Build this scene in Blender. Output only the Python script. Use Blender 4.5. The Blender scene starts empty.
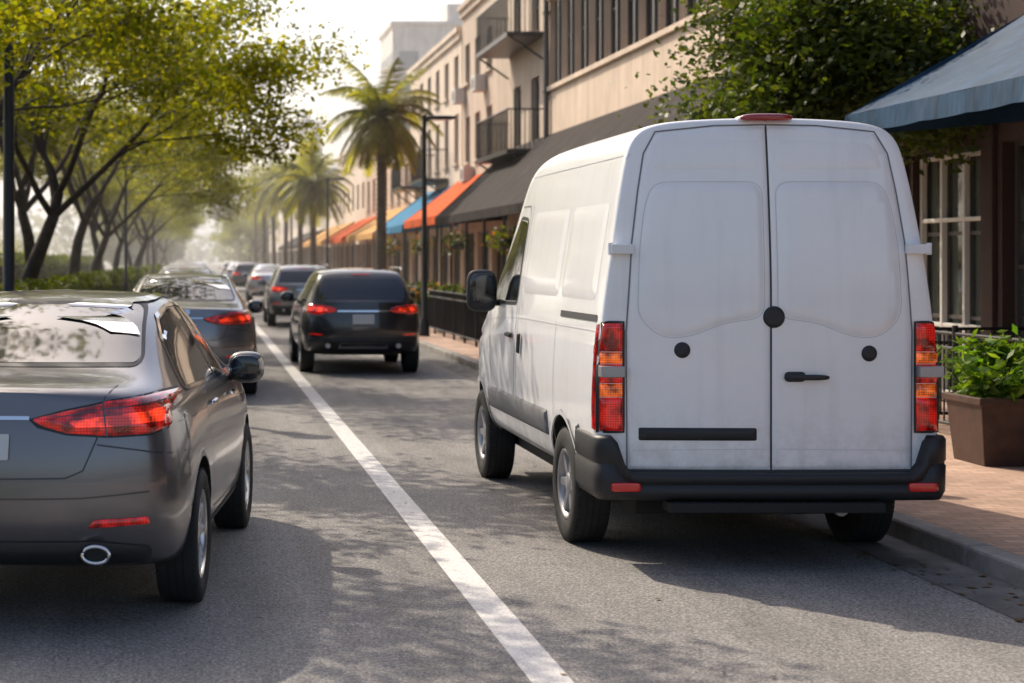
import bpy, bmesh, math, random
import numpy as np
from mathutils import Vector, Matrix
from mathutils.bvhtree import BVHTree
from mathutils.geometry import delaunay_2d_cdt
random.seed(7); RNG=np.random.default_rng(7)
S=bpy.context.scene
col=S.collection

# ------------------------------------------------------------ materials
def nodes(name):
    m=bpy.data.materials.new(name); m.use_nodes=True
    nt=m.node_tree; b=nt.nodes['Principled BSDF']
    return m,nt,b
def lnk(nt,a,b): nt.links.new(a,b)
def pos(nt,sc=(1,1,1),obj=False):
    mp=nt.nodes.new('ShaderNodeMapping'); mp.inputs['Scale'].default_value=sc
    if obj:
        g=nt.nodes.new('ShaderNodeTexCoord'); lnk(nt,g.outputs['Object'],mp.inputs['Vector'])
    else:
        g=nt.nodes.new('ShaderNodeNewGeometry'); lnk(nt,g.outputs['Position'],mp.inputs['Vector'])
    return mp.outputs['Vector']
def noise(nt,vec,scale,detail=4,rough=.6,dist=0):
    n=nt.nodes.new('ShaderNodeTexNoise'); n.inputs['Scale'].default_value=scale
    n.inputs['Detail'].default_value=detail; n.inputs['Roughness'].default_value=rough
    n.inputs['Distortion'].default_value=dist
    lnk(nt,vec,n.inputs['Vector']); return n.outputs['Fac']
def ramp(nt,fac,stops):
    r=nt.nodes.new('ShaderNodeValToRGB'); e=r.color_ramp.elements
    while len(e)<len(stops): e.new(.5)
    for i,(p,c) in enumerate(stops):
        e[i].position=p; e[i].color=(c if len(c)==4 else (*c,1)) if hasattr(c,'__len__') else (c,c,c,1)
    lnk(nt,fac,r.inputs['Fac']); return r.outputs['Color']
def mix(nt,fac,a,b,mode='MIX'):
    m=nt.nodes.new('ShaderNodeMix'); m.data_type='RGBA'; m.blend_type=mode
    for s,v in ((0,fac),(6,a),(7,b)):
        if hasattr(v,'is_linked'): lnk(nt,v,m.inputs[s])
        elif s==0: m.inputs[0].default_value=v
        else: m.inputs[s].default_value=(*v,1) if hasattr(v,'__len__') else (v,v,v,1)
    return m.outputs[2]
def bump(nt,b,h,st=.3,d=.01):
    n=nt.nodes.new('ShaderNodeBump'); n.inputs['Strength'].default_value=st; n.inputs['Distance'].default_value=d
    lnk(nt,h,n.inputs['Height']); lnk(nt,n.outputs['Normal'],b.inputs['Normal'])
def simple(name,c,rough=.5,metal=0,coat=0,var=.0,vs=3,bmp=0,bs=40,spec=None,emis=0,ecol=None,cr=.03):
    m,nt,b=nodes(name)
    b.inputs['Roughness'].default_value=rough; b.inputs['Metallic'].default_value=metal
    b.inputs['Coat Weight'].default_value=coat; b.inputs['Coat Roughness'].default_value=cr
    if spec is not None: b.inputs['Specular IOR Level'].default_value=spec
    if var>0:
        v=pos(nt,obj=False); f=noise(nt,v,vs,4,.65)
        c2=ramp(nt,f,[(.3,tuple(x*(1-var) for x in c)),(.7,tuple(min(1,x*(1+var)) for x in c))])
        lnk(nt,c2,b.inputs['Base Color'])
    else: b.inputs['Base Color'].default_value=(*c,1)
    if bmp>0:
        bump(nt,b,noise(nt,pos(nt),bs,2),bmp,.01)
    if emis>0:
        b.inputs['Emission Color'].default_value=(*(ecol or c),1); b.inputs['Emission Strength'].default_value=emis
    return m
def mk_asphalt():
    m,nt,b=nodes('asphalt')
    v=pos(nt); vs=pos(nt,(1.6,.06,1))
    big=noise(nt,v,.35,4,.6); fine=noise(nt,v,75,2,.75); st=noise(nt,vs,1.3,3,.6); mid=noise(nt,v,9,4,.7); peb=noise(nt,v,38,1,.6)
    c=ramp(nt,big,[(.3,(.185,.174,.163)),(.7,(.262,.246,.230))])
    c=mix(nt,.5,c,ramp(nt,st,[(.3,.6),(.7,1.28)]),'MULTIPLY')
    c=mix(nt,.9,c,ramp(nt,fine,[(.32,.3),(.5,1.0),(.68,1.85)]),'MULTIPLY')
    c=mix(nt,.65,c,ramp(nt,peb,[(.35,.55),(.65,1.35)]),'MULTIPLY')
    c=mix(nt,.5,c,ramp(nt,mid,[(.3,.7),(.65,1.15)]),'MULTIPLY')
    vo=nt.nodes.new('ShaderNodeTexVoronoi'); vo.feature='DISTANCE_TO_EDGE'; vo.inputs['Scale'].default_value=.26
    dm=nt.nodes.new('ShaderNodeVectorMath'); dm.operation='ADD'
    n2=nt.nodes.new('ShaderNodeTexNoise'); n2.inputs['Scale'].default_value=1.5; n2.inputs['Detail'].default_value=5
    lnk(nt,v,n2.inputs['Vector']); lnk(nt,v,dm.inputs[0]); lnk(nt,n2.outputs['Color'],dm.inputs[1]); lnk(nt,dm.outputs[0],vo.inputs['Vector'])
    cr=ramp(nt,vo.outputs['Distance'],[(.0,.5),(.005,1.0)])
    c=mix(nt,.45,c,cr,'MULTIPLY')
    stn=ramp(nt,noise(nt,pos(nt,(1.2,.35,1)),.9,5,.7),[(.5,1.0),(.72,.55)])
    c=mix(nt,.75,c,stn,'MULTIPLY')
    lnk(nt,c,b.inputs['Base Color']); b.inputs['Roughness'].default_value=.8
    b.inputs['Specular IOR Level'].default_value=.3
    bump(nt,b,fine,.6,.007); return m
def mk_paintline():
    m,nt,b=nodes('road_paint'); v=pos(nt)
    f=noise(nt,v,14,5,.75); g=noise(nt,v,80,2,.7)
    c=ramp(nt,f,[(.3,(.32,.31,.3)),(.42,(.62,.595,.565)),(.7,(.74,.715,.68))])
    c=mix(nt,.6,c,ramp(nt,g,[(.35,.45),(.55,1)]),'MULTIPLY')
    lnk(nt,c,b.inputs['Base Color']); b.inputs['Roughness'].default_value=.7; bump(nt,b,g,.3,.004); return m
def mk_pavers():
    m,nt,b=nodes('brick_pavers'); v=pos(nt)
    br=nt.nodes.new('ShaderNodeTexBrick'); br.inputs['Scale'].default_value=4.5
    br.inputs['Color1'].default_value=(.50,.33,.24,1); br.inputs['Color2'].default_value=(.36,.23,.165,1)
    br.inputs['Mortar'].default_value=(.18,.135,.11,1); br.inputs['Mortar Size'].default_value=.018
    br.inputs['Brick Width'].default_value=.9; br.inputs['Row Height'].default_value=.45
    lnk(nt,v,br.inputs['Vector'])
    c=mix(nt,.7,br.outputs['Color'],ramp(nt,noise(nt,v,1.2,4,.7),[(.3,.6),(.7,1.25)]),'MULTIPLY')
    lnk(nt,c,b.inputs['Base Color']); b.inputs['Roughness'].default_value=.8
    bump(nt,b,br.outputs['Fac'],-.4,.01); return m
def mk_leaf(name,c1,c2,trans=.45,vs=1.2,tint=(2.1,2.05,.55)):
    m,nt,b=nodes(name); g=nt.nodes.new('ShaderNodeNewGeometry')
    c=ramp(nt,g.outputs['Random Per Island'],[(0,c1),(1,c2)])
    c=mix(nt,.65,c,ramp(nt,noise(nt,pos(nt),vs,0),[(.35,.5),(.65,1.35)]),'MULTIPLY')
    lnk(nt,c,b.inputs['Base Color']); b.inputs['Roughness'].default_value=.5; b.inputs['Specular IOR Level'].default_value=.3
    t=nt.nodes.new('ShaderNodeBsdfTranslucent')
    c3=mix(nt,1.0,c,tint,'MULTIPLY'); lnk(nt,c3,t.inputs['Color'])
    ms=nt.nodes.new('ShaderNodeMixShader'); ms.inputs[0].default_value=trans
    lnk(nt,b.outputs[0],ms.inputs[1]); lnk(nt,t.outputs[0],ms.inputs[2])
    lnk(nt,ms.outputs[0],nt.nodes['Material Output'].inputs['Surface']); return m
def mk_van_white():
    m,nt,b=nodes('van_white_paint'); v=pos(nt,obj=True)
    c=ramp(nt,noise(nt,v,1.5,4,.65),[(.3,(.86,.86,.865)),(.7,(.91,.91,.91))])
    sx=nt.nodes.new('ShaderNodeSeparateXYZ'); lnk(nt,v,sx.inputs[0])
    zr=ramp(nt,sx.outputs['Z'],[(.45,1.0),(1.0,0.0)])
    sm=ramp(nt,noise(nt,v,7,5,.75),[(.42,0.0),(.75,.8)])
    fac=mix(nt,1.0,zr,sm,'MULTIPLY')
    c=mix(nt,fac,c,(.42,.39,.35))
    spk=ramp(nt,noise(nt,v,17,5,.8),[(.68,0.0),(.80,.4)])
    c=mix(nt,spk,c,(.55,.54,.52))
    run=ramp(nt,noise(nt,pos(nt,(9,9,.6),True),1.0,3,.6),[(.52,0.0),(.8,.18)])
    c=mix(nt,run,c,(.5,.48,.45))
    lnk(nt,c,b.inputs['Base Color'])
    b.inputs['Coat Weight'].default_value=.7; b.inputs['Coat Roughness'].default_value=.05
    b.inputs['Roughness'].default_value=.33
    bump(nt,b,noise(nt,v,1.6,1),.15,.03); return m
def mk_lamp(name,c,e):
    m,nt,b=nodes(name); v=pos(nt,obj=True)
    w=nt.nodes.new('ShaderNodeTexWave'); w.inputs['Scale'].default_value=22; w.bands_direction='Z'; lnk(nt,v,w.inputs['Vector'])
    w2=nt.nodes.new('ShaderNodeTexWave'); w2.inputs['Scale'].default_value=22; w2.bands_direction='X'; lnk(nt,v,w2.inputs['Vector'])
    f=mix(nt,1,ramp(nt,w.outputs['Fac'],[(.2,.75),(.8,1.1)]),ramp(nt,w2.outputs['Fac'],[(.2,.75),(.8,1.1)]),'MULTIPLY')
    n=ramp(nt,noise(nt,v,11,2),[(.38,.25),(.62,1.5)])
    c2=mix(nt,1,mix(nt,1,c,f,'MULTIPLY'),n,'MULTIPLY')
    lnk(nt,c2,b.inputs['Base Color']); lnk(nt,c2,b.inputs['Emission Color']); b.inputs['Emission Strength'].default_value=e
    b.inputs['Roughness'].default_value=.12; b.inputs['Coat Weight'].default_value=1; return m
def mk_stucco(name,c,var=.12):
    m,nt,b=nodes(name); v=pos(nt); vs=pos(nt,(1,1,.15))
    a=ramp(nt,noise(nt,v,.7,5,.65),[(.3,tuple(x*(1-var) for x in c)),(.7,tuple(x*(1+var) for x in c))])
    a=mix(nt,.55,a,ramp(nt,noise(nt,vs,2.5,4,.7),[(.3,.66),(.6,1.08)]),'MULTIPLY')
    lnk(nt,a,b.inputs['Base Color']); b.inputs['Roughness'].default_value=.88
    bump(nt,b,noise(nt,v,30,2),.25,.01); return m
def mk_cloth(name,c1,rough=.85,spec=.12):
    m,nt,b=nodes(name); v=pos(nt)
    c=ramp(nt,noise(nt,v,1.8,4,.7),[(.3,tuple(x*.65 for x in c1)),(.7,tuple(x*1.3 for x in c1))])
    w=nt.nodes.new('ShaderNodeTexWave'); w.bands_direction='Y'; w.inputs['Scale'].default_value=.4; lnk(nt,v,w.inputs['Vector'])
    c=mix(nt,.5,c,ramp(nt,w.outputs['Fac'],[(.0,.5),(.06,1.0)]),'MULTIPLY')
    lnk(nt,c,b.inputs['Base Color']); b.inputs['Roughness'].default_value=rough; b.inputs['Specular IOR Level'].default_value=spec
    bump(nt,b,noise(nt,pos(nt,(1,2.5,1)),1.5,2),.5,.08); return m

M=dict(
 asphalt=mk_asphalt(), line=mk_paintline(), pavers=mk_pavers(),
 kerb=simple('kerb_concrete',(.26,.24,.22),.85,var=.35,vs=4,bmp=.4,bs=60),
 gutter=simple('gutter_concrete',(.14,.13,.12),.9,var=.4,vs=3,bmp=.4,bs=50),
 ground=simple('ground_soil',(.2,.18,.13),.95,var=.3,vs=.6),
 grass=simple('grass_soil',(.07,.09,.022),.95,var=.4,vs=5,bmp=.6,bs=30),
 leaf=mk_leaf('tree_leaves',(.068,.100,.008),(.165,.168,.012),.60,1.0,(2.6,2.25,.5)),
 leafh=mk_leaf('hazy_tree_leaves',(.13,.15,.04),(.21,.21,.05),.55,.3,(2.0,1.9,.8)),  # lighter copy of the tree leaves, distance haze put into the colour
 leafd=mk_leaf('broad_leaves',(.026,.050,.007),(.080,.098,.012),.40),
 hedge=mk_leaf('hedge_leaves',(.035,.062,.009),(.105,.125,.015),.40,1.2,(2.3,2.1,.5)),
 palm=mk_leaf('palm_leaves',(.10,.135,.018),(.19,.18,.025),.55,1.2,(2.4,2.1,.5)),
 palmh=mk_leaf('hazy_palm_leaves',(.15,.17,.05),(.23,.22,.06),.5,1,(2.0,1.9,.8)),  # paler palm leaves with distance haze painted in
 fern=mk_leaf('planter_leaves',(.06,.14,.018),(.16,.24,.03),.4,4),
 far=mk_leaf('hazy_distant_leaves',(.22,.25,.15),(.30,.31,.18),.3,.05,(1.5,1.4,1.0)),  # leaf colour paled to paint haze on the far tree line
 bark=simple('bark',(.055,.04,.03),.9,var=.4,vs=6,bmp=.8,bs=25),
 palmbark=simple('palm_bark',(.14,.11,.08),.9,var=.35,vs=8,bmp=.8,bs=18),
 litter=mk_leaf('dry_leaves',(.20,.11,.035),(.10,.06,.03),.1),
 flower=mk_leaf('flowers',(.6,.12,.02),(.7,.3,.05),.3),
 stucco=mk_stucco('beige_stucco',(.68,.53,.40)), stucco2=mk_stucco('cream_stucco',(.68,.56,.44)),
 stucco3=mk_stucco('tan_stucco',(.54,.43,.33)), brown=mk_stucco('brown_brick',(.05,.028,.022)),
 pinkst=mk_stucco('warm_stucco',(.58,.43,.32)), trim=mk_stucco('stone_trim',(.52,.44,.35)),
 hz1=mk_stucco('hazy_cream_wall',(.74,.66,.56)), hz2=mk_stucco('hazy_tan_wall',(.68,.60,.50)),  # far walls lightened, their colour imitates haze
 towerm=mk_stucco('hazy_distant_concrete',(.66,.61,.56)),  # concrete colour paled to imitate haze on the towers
 glass=simple('window_glass',(.03,.034,.038),.06,spec=.8),
 shopg=simple('shop_glass',(.05,.06,.05),.04,spec=1.0,var=.6,vs=1.5),  # mottled base colour imitates trees reflected in the glass
 glassh=simple('hazy_window_glass',(.28,.28,.28),.3),  # pale grey base paints haze over far windows and frames
 glassb=simple('tower_glass',(.34,.43,.50),.25),
 frame=simple('window_frame',(.08,.072,.065),.5), wframe=simple('pale_frame',(.62,.60,.55),.5),
 iron=simple('black_iron',(.012,.012,.013),.4), 
 awnblue=mk_cloth('blue_awning',(.018,.055,.11),.5,.3), awnblack=mk_cloth('charcoal_awning',(.030,.024,.022)),
 awnor=mk_cloth('orange_awning',(.55,.085,.008)), awnsky=mk_cloth('teal_awning',(.03,.17,.30)),
 awnye=mk_cloth('yellow_awning',(.55,.30,.10)), 
 terracotta=simple('stained_wood',(.065,.030,.019),.55,var=.35,vs=6,bmp=.2), darkpot=simple('dark_pot',(.04,.03,.025),.7),
 van=mk_van_white(), black=simple('black_plastic',(.018,.018,.020),.5,bmp=.1,bs=150),
 blackg=simple('black_step_rubber',(.012,.012,.012),.7),
 grey=simple('grey_cladding',(.13,.132,.138),.6), seam=simple('panel_gap',(.05,.05,.055),.6),
 softseam=simple('pressing_line',(.58,.58,.59),.5), sidegap=simple('thin_panel_gap',(.18,.18,.19),.6), vwhite=simple('white_hinge',(.78,.79,.80),.35),
 rubber=simple('tyre_rubber',(.020,.019,.018),.8,var=.25,vs=9,bmp=.3,bs=60), alloy=simple('alloy',(.6,.6,.61),.25,metal=.9),
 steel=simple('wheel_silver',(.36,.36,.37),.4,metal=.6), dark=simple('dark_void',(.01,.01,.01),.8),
 chrome=simple('chrome',(.75,.75,.76),.1,metal=1), cglass=simple('car_glass',(.012,.014,.016),.06,coat=.5,spec=.7,cr=.05),
 plate=simple('licence_plate',(.55,.55,.54),.4),
 red=mk_lamp('red_lamp',(.48,.010,.006),.35), redhot=mk_lamp('lit_brake_lamp',(.9,.045,.012),1.0),
 darkred=simple('dark_red_lens',(.22,.012,.01),.15,coat=1,emis=.1),
 amber=mk_lamp('amber_lamp',(.85,.15,.02),.45), clear=simple('clear_lens',(.6,.58,.57),.1,coat=1), reflect=simple('red_reflector',(.5,.012,.01),.25,emis=.1,coat=1),  # red_reflector has a faint added glow although it is no lamp
 pgrey=simple('graphite_paint',(.175,.168,.172),.30,metal=.75,coat=.8,cr=.06), pgrey2=simple('slate_paint',(.24,.235,.24),.28,metal=.75,coat=.8),
 crease=simple('body_crease',(.06,.06,.063),.3,metal=.7,coat=1),
 pblack=simple('dark_paint',(.035,.034,.038),.3,metal=.5,coat=1), pwhite=simple('white_paint',(.75,.74,.72),.3,coat=1),
 psilver=simple('silver_paint',(.5,.5,.5),.3,metal=.7,coat=1), pred=simple('red_paint',(.3,.02,.02),.3,coat=1),
)

# ------------------------------------------------------------ mesh builder
class MB:
    def __init__(s): s.v=[];s.f=[];s.m=[];s.s=[]
    def add(s,vs,fs,mi=0,sm=False):
        o=len(s.v); s.v+=[tuple(v) for v in vs]
        for f in fs: s.f.append(tuple(i+o for i in f)); s.m.append(mi); s.s.append(sm)
    def box(s,x0,x1,y0,y1,z0,z1,mi=0):
        s.add([(x0,y0,z0),(x1,y0,z0),(x1,y1,z0),(x0,y1,z0),(x0,y0,z1),(x1,y0,z1),(x1,y1,z1),(x0,y1,z1)],
              [(0,3,2,1),(4,5,6,7),(0,1,5,4),(1,2,6,5),(2,3,7,6),(3,0,4,7)],mi)
    def quad(s,a,b,c,d,mi=0): s.add([a,b,c,d],[(0,1,2,3)],mi)
    def tube(s,pts,rad,n=10,mi=0,sm=True,caps=True):
        pts=[Vector(p) for p in pts]; k=len(pts); vs=[];fs=[]
        for i,p in enumerate(pts):
            d=(pts[min(i+1,k-1)]-pts[max(i-1,0)]).normalized()
            a=d.cross(Vector((0,0,1)) if abs(d.z)<.9 else Vector((1,0,0))).normalized(); b=d.cross(a)
            r=rad[i] if hasattr(rad,'__len__') else rad
            for j in range(n):
                t=2*math.pi*j/n; vs.append(p+a*r*math.cos(t)+b*r*math.sin(t))
        for i in range(k-1):
            for j in range(n):
                j2=(j+1)%n; fs.append((i*n+j,i*n+j2,(i+1)*n+j2,(i+1)*n+j))
        s.add(vs,fs,mi,sm)
        if caps: s.add(vs[:n],[tuple(range(n))],mi); s.add(vs[-n:],[tuple(range(n))],mi)
    def lathe(s,prof,c,n=40,mi=0,closed=False,sm=True):
        k=len(prof); vs=[(c[0]+x,c[1]+r*math.cos(2*math.pi*j/n),c[2]+r*math.sin(2*math.pi*j/n)) for r,x in prof for j in range(n)]
        fs=[]
        for i in range(k if closed else k-1):
            i2=(i+1)%k
            for j in range(n): fs.append((i*n+j,i*n+(j+1)%n,i2*n+(j+1)%n,i2*n+j))
        s.add(vs,fs,mi,sm)
    def blob(s,c,r,e=.6,mi=0,nu=20,nv=12,R=None):
        f=lambda w: math.copysign(abs(w)**e,w)
        vs=[];fs=[]
        for i in range(nv+1):
            p=-math.pi/2+math.pi*i/nv
            for j in range(nu):
                t=2*math.pi*j/nu
                v=Vector((r[0]*f(math.cos(p))*f(math.cos(t)),r[1]*f(math.cos(p))*f(math.sin(t)),r[2]*f(math.sin(p))))
                if R: v=R@v
                vs.append(v+Vector(c))
        for i in range(nv):
            for j in range(nu): fs.append((i*nu+j,i*nu+(j+1)%nu,(i+1)*nu+(j+1)%nu,(i+1)*nu+j))
        s.add(vs,fs,mi,True)
    def leaves(s,P,size,mi,asp=.5,up=.3,sv=.35):
        P=np.asarray(P); n=len(P)
        a=RNG.normal(size=(n,3)); a[:,2]*=.6; a/=np.linalg.norm(a,axis=1)[:,None]
        b=RNG.normal(size=(n,3)); b[:,2]*=(1-up); b-=a*(a*b).sum(1)[:,None]; b/=np.linalg.norm(b,axis=1)[:,None]
        L=size*(1+sv*RNG.normal(size=n)).clip(.4,1.8)[:,None]
        V=np.stack([P-a*L*.5,P+b*L*asp*.5,P+a*L*.5,P-b*L*asp*.5],1).reshape(-1,3)
        o=len(s.v); s.v+=list(map(tuple,V.tolist()))
        for i in range(n): s.f.append((o+4*i,o+4*i+1,o+4*i+2,o+4*i+3))
        s.m+=[mi]*n; s.s+=[False]*n
    def mesh(s,name,mats):
        me=bpy.data.meshes.new(name); me.from_pydata(s.v,[],s.f)
        for m in mats: me.materials.append(M[m] if isinstance(m,str) else m)
        me.polygons.foreach_set('material_index',s.m); me.polygons.foreach_set('use_smooth',s.s); me.update(); return me
    def obj(s,name,mats,parent=None,bevel=0,seg=2):
        o=bpy.data.objects.new(name,s.mesh(name,mats)); col.objects.link(o)
        if parent: o.parent=parent
        if bevel:
            b=o.modifiers.new('b','BEVEL'); b.width=bevel; b.segments=seg; b.limit_method='ANGLE'
        return o
def empty(name,loc=(0,0,0),rz=0):
    e=bpy.data.objects.new(name,None); e.location=loc; e.rotation_euler=(0,0,rz); e.empty_display_size=.2; col.objects.link(e); return e

# ------------------------------------------------------------ vehicle tools
def evalmesh(o):
    dg=bpy.context.evaluated_depsgraph_get(); dg.update()
    return bpy.data.meshes.new_from_object(o.evaluated_get(dg))
def make_body(root,secs,warp,arches,paint,cols=6,lvl=2):
    n=len(secs[0]); vs=[];fs=[]; m=2*n-2
    for s in secs:
        for p in s: vs.append(p)
        for p in reversed(s[1:-1]): vs.append((-p[0],p[1],p[2]))
    for i in range(len(secs)-1):
        for j in range(m):
            a=i*m+j;b=i*m+(j+1)%m; fs.append((a,b,b+m,a+m))
    def cap(si,flip):
        base=si*m; rows=[]
        for i in range(1,n-1):
            R=base+i; Lx=base+(m-i); row=[R]
            for c in range(1,cols):
                t=c/cols; p=vs[R];q=vs[Lx]; vs.append(tuple(p[k]*(1-t)+q[k]*t for k in range(3))); row.append(len(vs)-1)
            row.append(Lx); rows.append(row)
        F=[]
        for a,b in zip(rows[:-1],rows[1:]):
            for c in range(cols): F.append((a[c],a[c+1],b[c+1],b[c]))
        for c in range(cols):
            F.append((base,rows[0][c+1],rows[0][c])); F.append((base+n-1,rows[-1][c],rows[-1][c+1]))
        for f in F: fs.append(tuple(reversed(f)) if flip else f)
    cap(0,True); cap(len(secs)-1,False)
    vs=[(x,y+warp(x,y,z),z) for x,y,z in vs]
    me=bpy.data.meshes.new('tmp'); me.from_pydata(vs,[],fs); me.materials.append(M[paint]); me.materials.append(M['dark'])
    bm=bmesh.new(); bm.from_mesh(me); bmesh.ops.recalc_face_normals(bm,faces=bm.faces); bm.to_mesh(me); bm.free()
    me.polygons.foreach_set('use_smooth',[True]*len(me.polygons))
    t=bpy.data.objects.new('tmp',me); col.objects.link(t)
    sd=t.modifiers.new('s','SUBSURF'); sd.levels=lvl; sd.render_levels=lvl
    m2=evalmesh(t); m2.name='body'
    bvh=BVHTree.FromPolygons([v.co.copy() for v in m2.vertices],[tuple(p.vertices) for p in m2.polygons])
    bpy.data.objects.remove(t)
    b=bpy.data.objects.new('body',m2); col.objects.link(b)
    c=MB()
    for (y,z,r,xi,xo) in arches:
        for sg in (1,-1):
            nn=40; V=[];
            for x in (xi*sg,xo*sg):
                for j in range(nn):
                    a=2*math.pi*j/nn; V.append((x,y+r*math.cos(a),z+r*math.sin(a)))
            F=[(j,(j+1)%nn,(j+1)%nn+nn,j+nn) for j in range(nn)]+[tuple(reversed(range(nn))),tuple(range(nn,2*nn))]
            if sg<0: F=[tuple(reversed(f)) for f in F]
            c.add(V,F,1)
    cm=c.mesh('cut',[paint,'dark'])
    bm=bmesh.new(); bm.from_mesh(cm); bmesh.ops.recalc_face_normals(bm,faces=bm.faces); bm.to_mesh(cm); bm.free()
    co=bpy.data.objects.new('cut',cm); col.objects.link(co)
    bo=b.modifiers.new('b','BOOLEAN'); bo.operation='DIFFERENCE'; bo.object=co; bo.solver='EXACT'
    m3=evalmesh(b); b.modifiers.clear(); 
    if len(m3.polygons)>100: b.data=m3
    bpy.data.objects.remove(co)
    b.parent=root; b.name='body'
    return dict(root=root,bvh=bvh,body=b)
def rnd(pts,r,n=5):
    out=[];k=len(pts)
    for i in range(k):
        p=Vector(pts[i]);a=Vector(pts[i-1]);b=Vector(pts[(i+1)%k])
        ra=min(r,(a-p).length*.45);rb=min(r,(b-p).length*.45)
        s=p+(a-p).normalized()*ra;e=p+(b-p).normalized()*rb
        for j in range(n+1):
            t=j/n; out.append(tuple(s*(1-t)**2+p*2*t*(1-t)+e*t*t))
    return out
def resamp(pts,sp,closed=True):
    out=[];k=len(pts)
    for i in range(k if closed else k-1):
        a=Vector(pts[i]);b=Vector(pts[(i+1)%k]); L=(b-a).length
        if L<1e-6: continue
        n=max(1,int(math.ceil(L/sp)))
        for j in range(n): out.append(a.lerp(b,j/n))
    if not closed: out.append(Vector(pts[-1]))
    return out
def cast(V,view,u,w,off):
    if view=='rear': o=Vector((u,-3,w));d=Vector((0,1,0))
    elif view=='front': o=Vector((u,9,w));d=Vector((0,-1,0))
    elif view=='R': o=Vector((4,u,w));d=Vector((-1,0,0))
    elif view=='L': o=Vector((-4,u,w));d=Vector((1,0,0))
    h,nrm,_,_=V['bvh'].ray_cast(o,d)
    if h is None:
        h,nrm,_,_=V['bvh'].find_nearest(o+d*(3 if view in('rear',) else 3.1))
    if nrm.dot(d)>0: nrm=-nrm
    return h+nrm*off
def inside(p,poly):
    c=False;x,y=p;k=len(poly);j=k-1
    for i in range(k):
        xi,yi=poly[i];xj,yj=poly[j]
        if (yi>y)!=(yj>y) and x<(xj-xi)*(y-yi)/(yj-yi)+xi: c=not c
        j=i
    return c
def panel(V,name,view,pts,mat,off=.003,r=0,sp=.045,h=0,rim=.015,mirror=True):
    if view=='side': jobs=[('R',pts),('L',pts)]
    else:
        jobs=[(view,pts)]
        if mirror: jobs.append((view,[(-a,b) for a,b in pts]))
    mb=MB()
    for vw,P in jobs:
        if r: P=rnd(P,r)
        O=resamp(P,sp); A=np.array([tuple(p) for p in O]); B=np.roll(A,-1,0)
        poly=[tuple(p) for p in O]
        area=sum(A[i][0]*B[i][1]-B[i][0]*A[i][1] for i in range(len(A)))
        def dist(p):
            p=np.array(p);ab=B-A;t=(((p-A)*ab).sum(1)/(ab*ab).sum(1).clip(1e-12)).clip(0,1)
            return float(np.sqrt((((A+ab*t[:,None])-p)**2).sum(1)).min())
        pts2=list(O); 
        if h:
            for i in range(len(O)):
                t=(O[(i+1)%len(O)]-O[i-1]); 
                if t.length<1e-9: continue
                t.normalize(); nn=Vector((-t.y,t.x))*(1 if area>0 else -1); q=O[i]+nn*rim
                if inside(tuple(q),poly) and dist(q)>rim*.85: pts2.append(q)
        x0,y0=A.min(0);x1,y1=A.max(0)
        gx=np.arange(x0+sp/2,x1,sp);gy=np.arange(y0+sp/2,y1,sp)
        for a in gx:
            for b in gy:
                if inside((a,b),poly) and dist((a,b))>max(sp*.4,rim*1.3 if h else 0): pts2.append(Vector((a,b)))
        n=len(O)
        vo,_,fo,_,_,_=delaunay_2d_cdt([Vector((p[0],p[1])) for p in pts2],[],[list(range(n)) if area>0 else list(reversed(range(n)))],1,1e-6)
        vs=[]
        for p in vo:
            o2=off
            if h: o2+=h*min(1,dist(p)/rim)
            vs.append(cast(V,vw,p[0],p[1],o2))
        mb.add(vs,fo,0,True)
    return mb.obj(name,[mat],V['root'])
def ribbon(V,name,view,path,w,mat,off=.002,closed=False,sp=.05,mirror=True,r=0):
    jobs=[('R',path),('L',path)] if view=='side' else [(view,path)]+([(view,[(-a,b) for a,b in path])] if mirror else [])
    mb=MB()
    for vw,P in jobs:
        if r and closed: P=rnd(P,r)
        Q=resamp(P,sp,closed); k=len(Q); vs=[]
        for i in range(k):
            a=Q[i-1] if (closed or i>0) else Q[0]; b=Q[(i+1)%k] if (closed or i<k-1) else Q[-1]
            t=(b-a).normalized(); nn=Vector((-t.y,t.x))
            for sgn in (-1,1):
                q=Q[i]+nn*w/2*sgn; vs.append(cast(V,vw,q.x,q.y,off))
        fs=[(2*i,2*i+1,(2*i+3)%(2*k),(2*i+2)%(2*k)) for i in range(k if closed else k-1)]
        mb.add(vs,fs,0,True)
    return mb.obj(name,[mat],V['root'])
_wc={}
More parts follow.
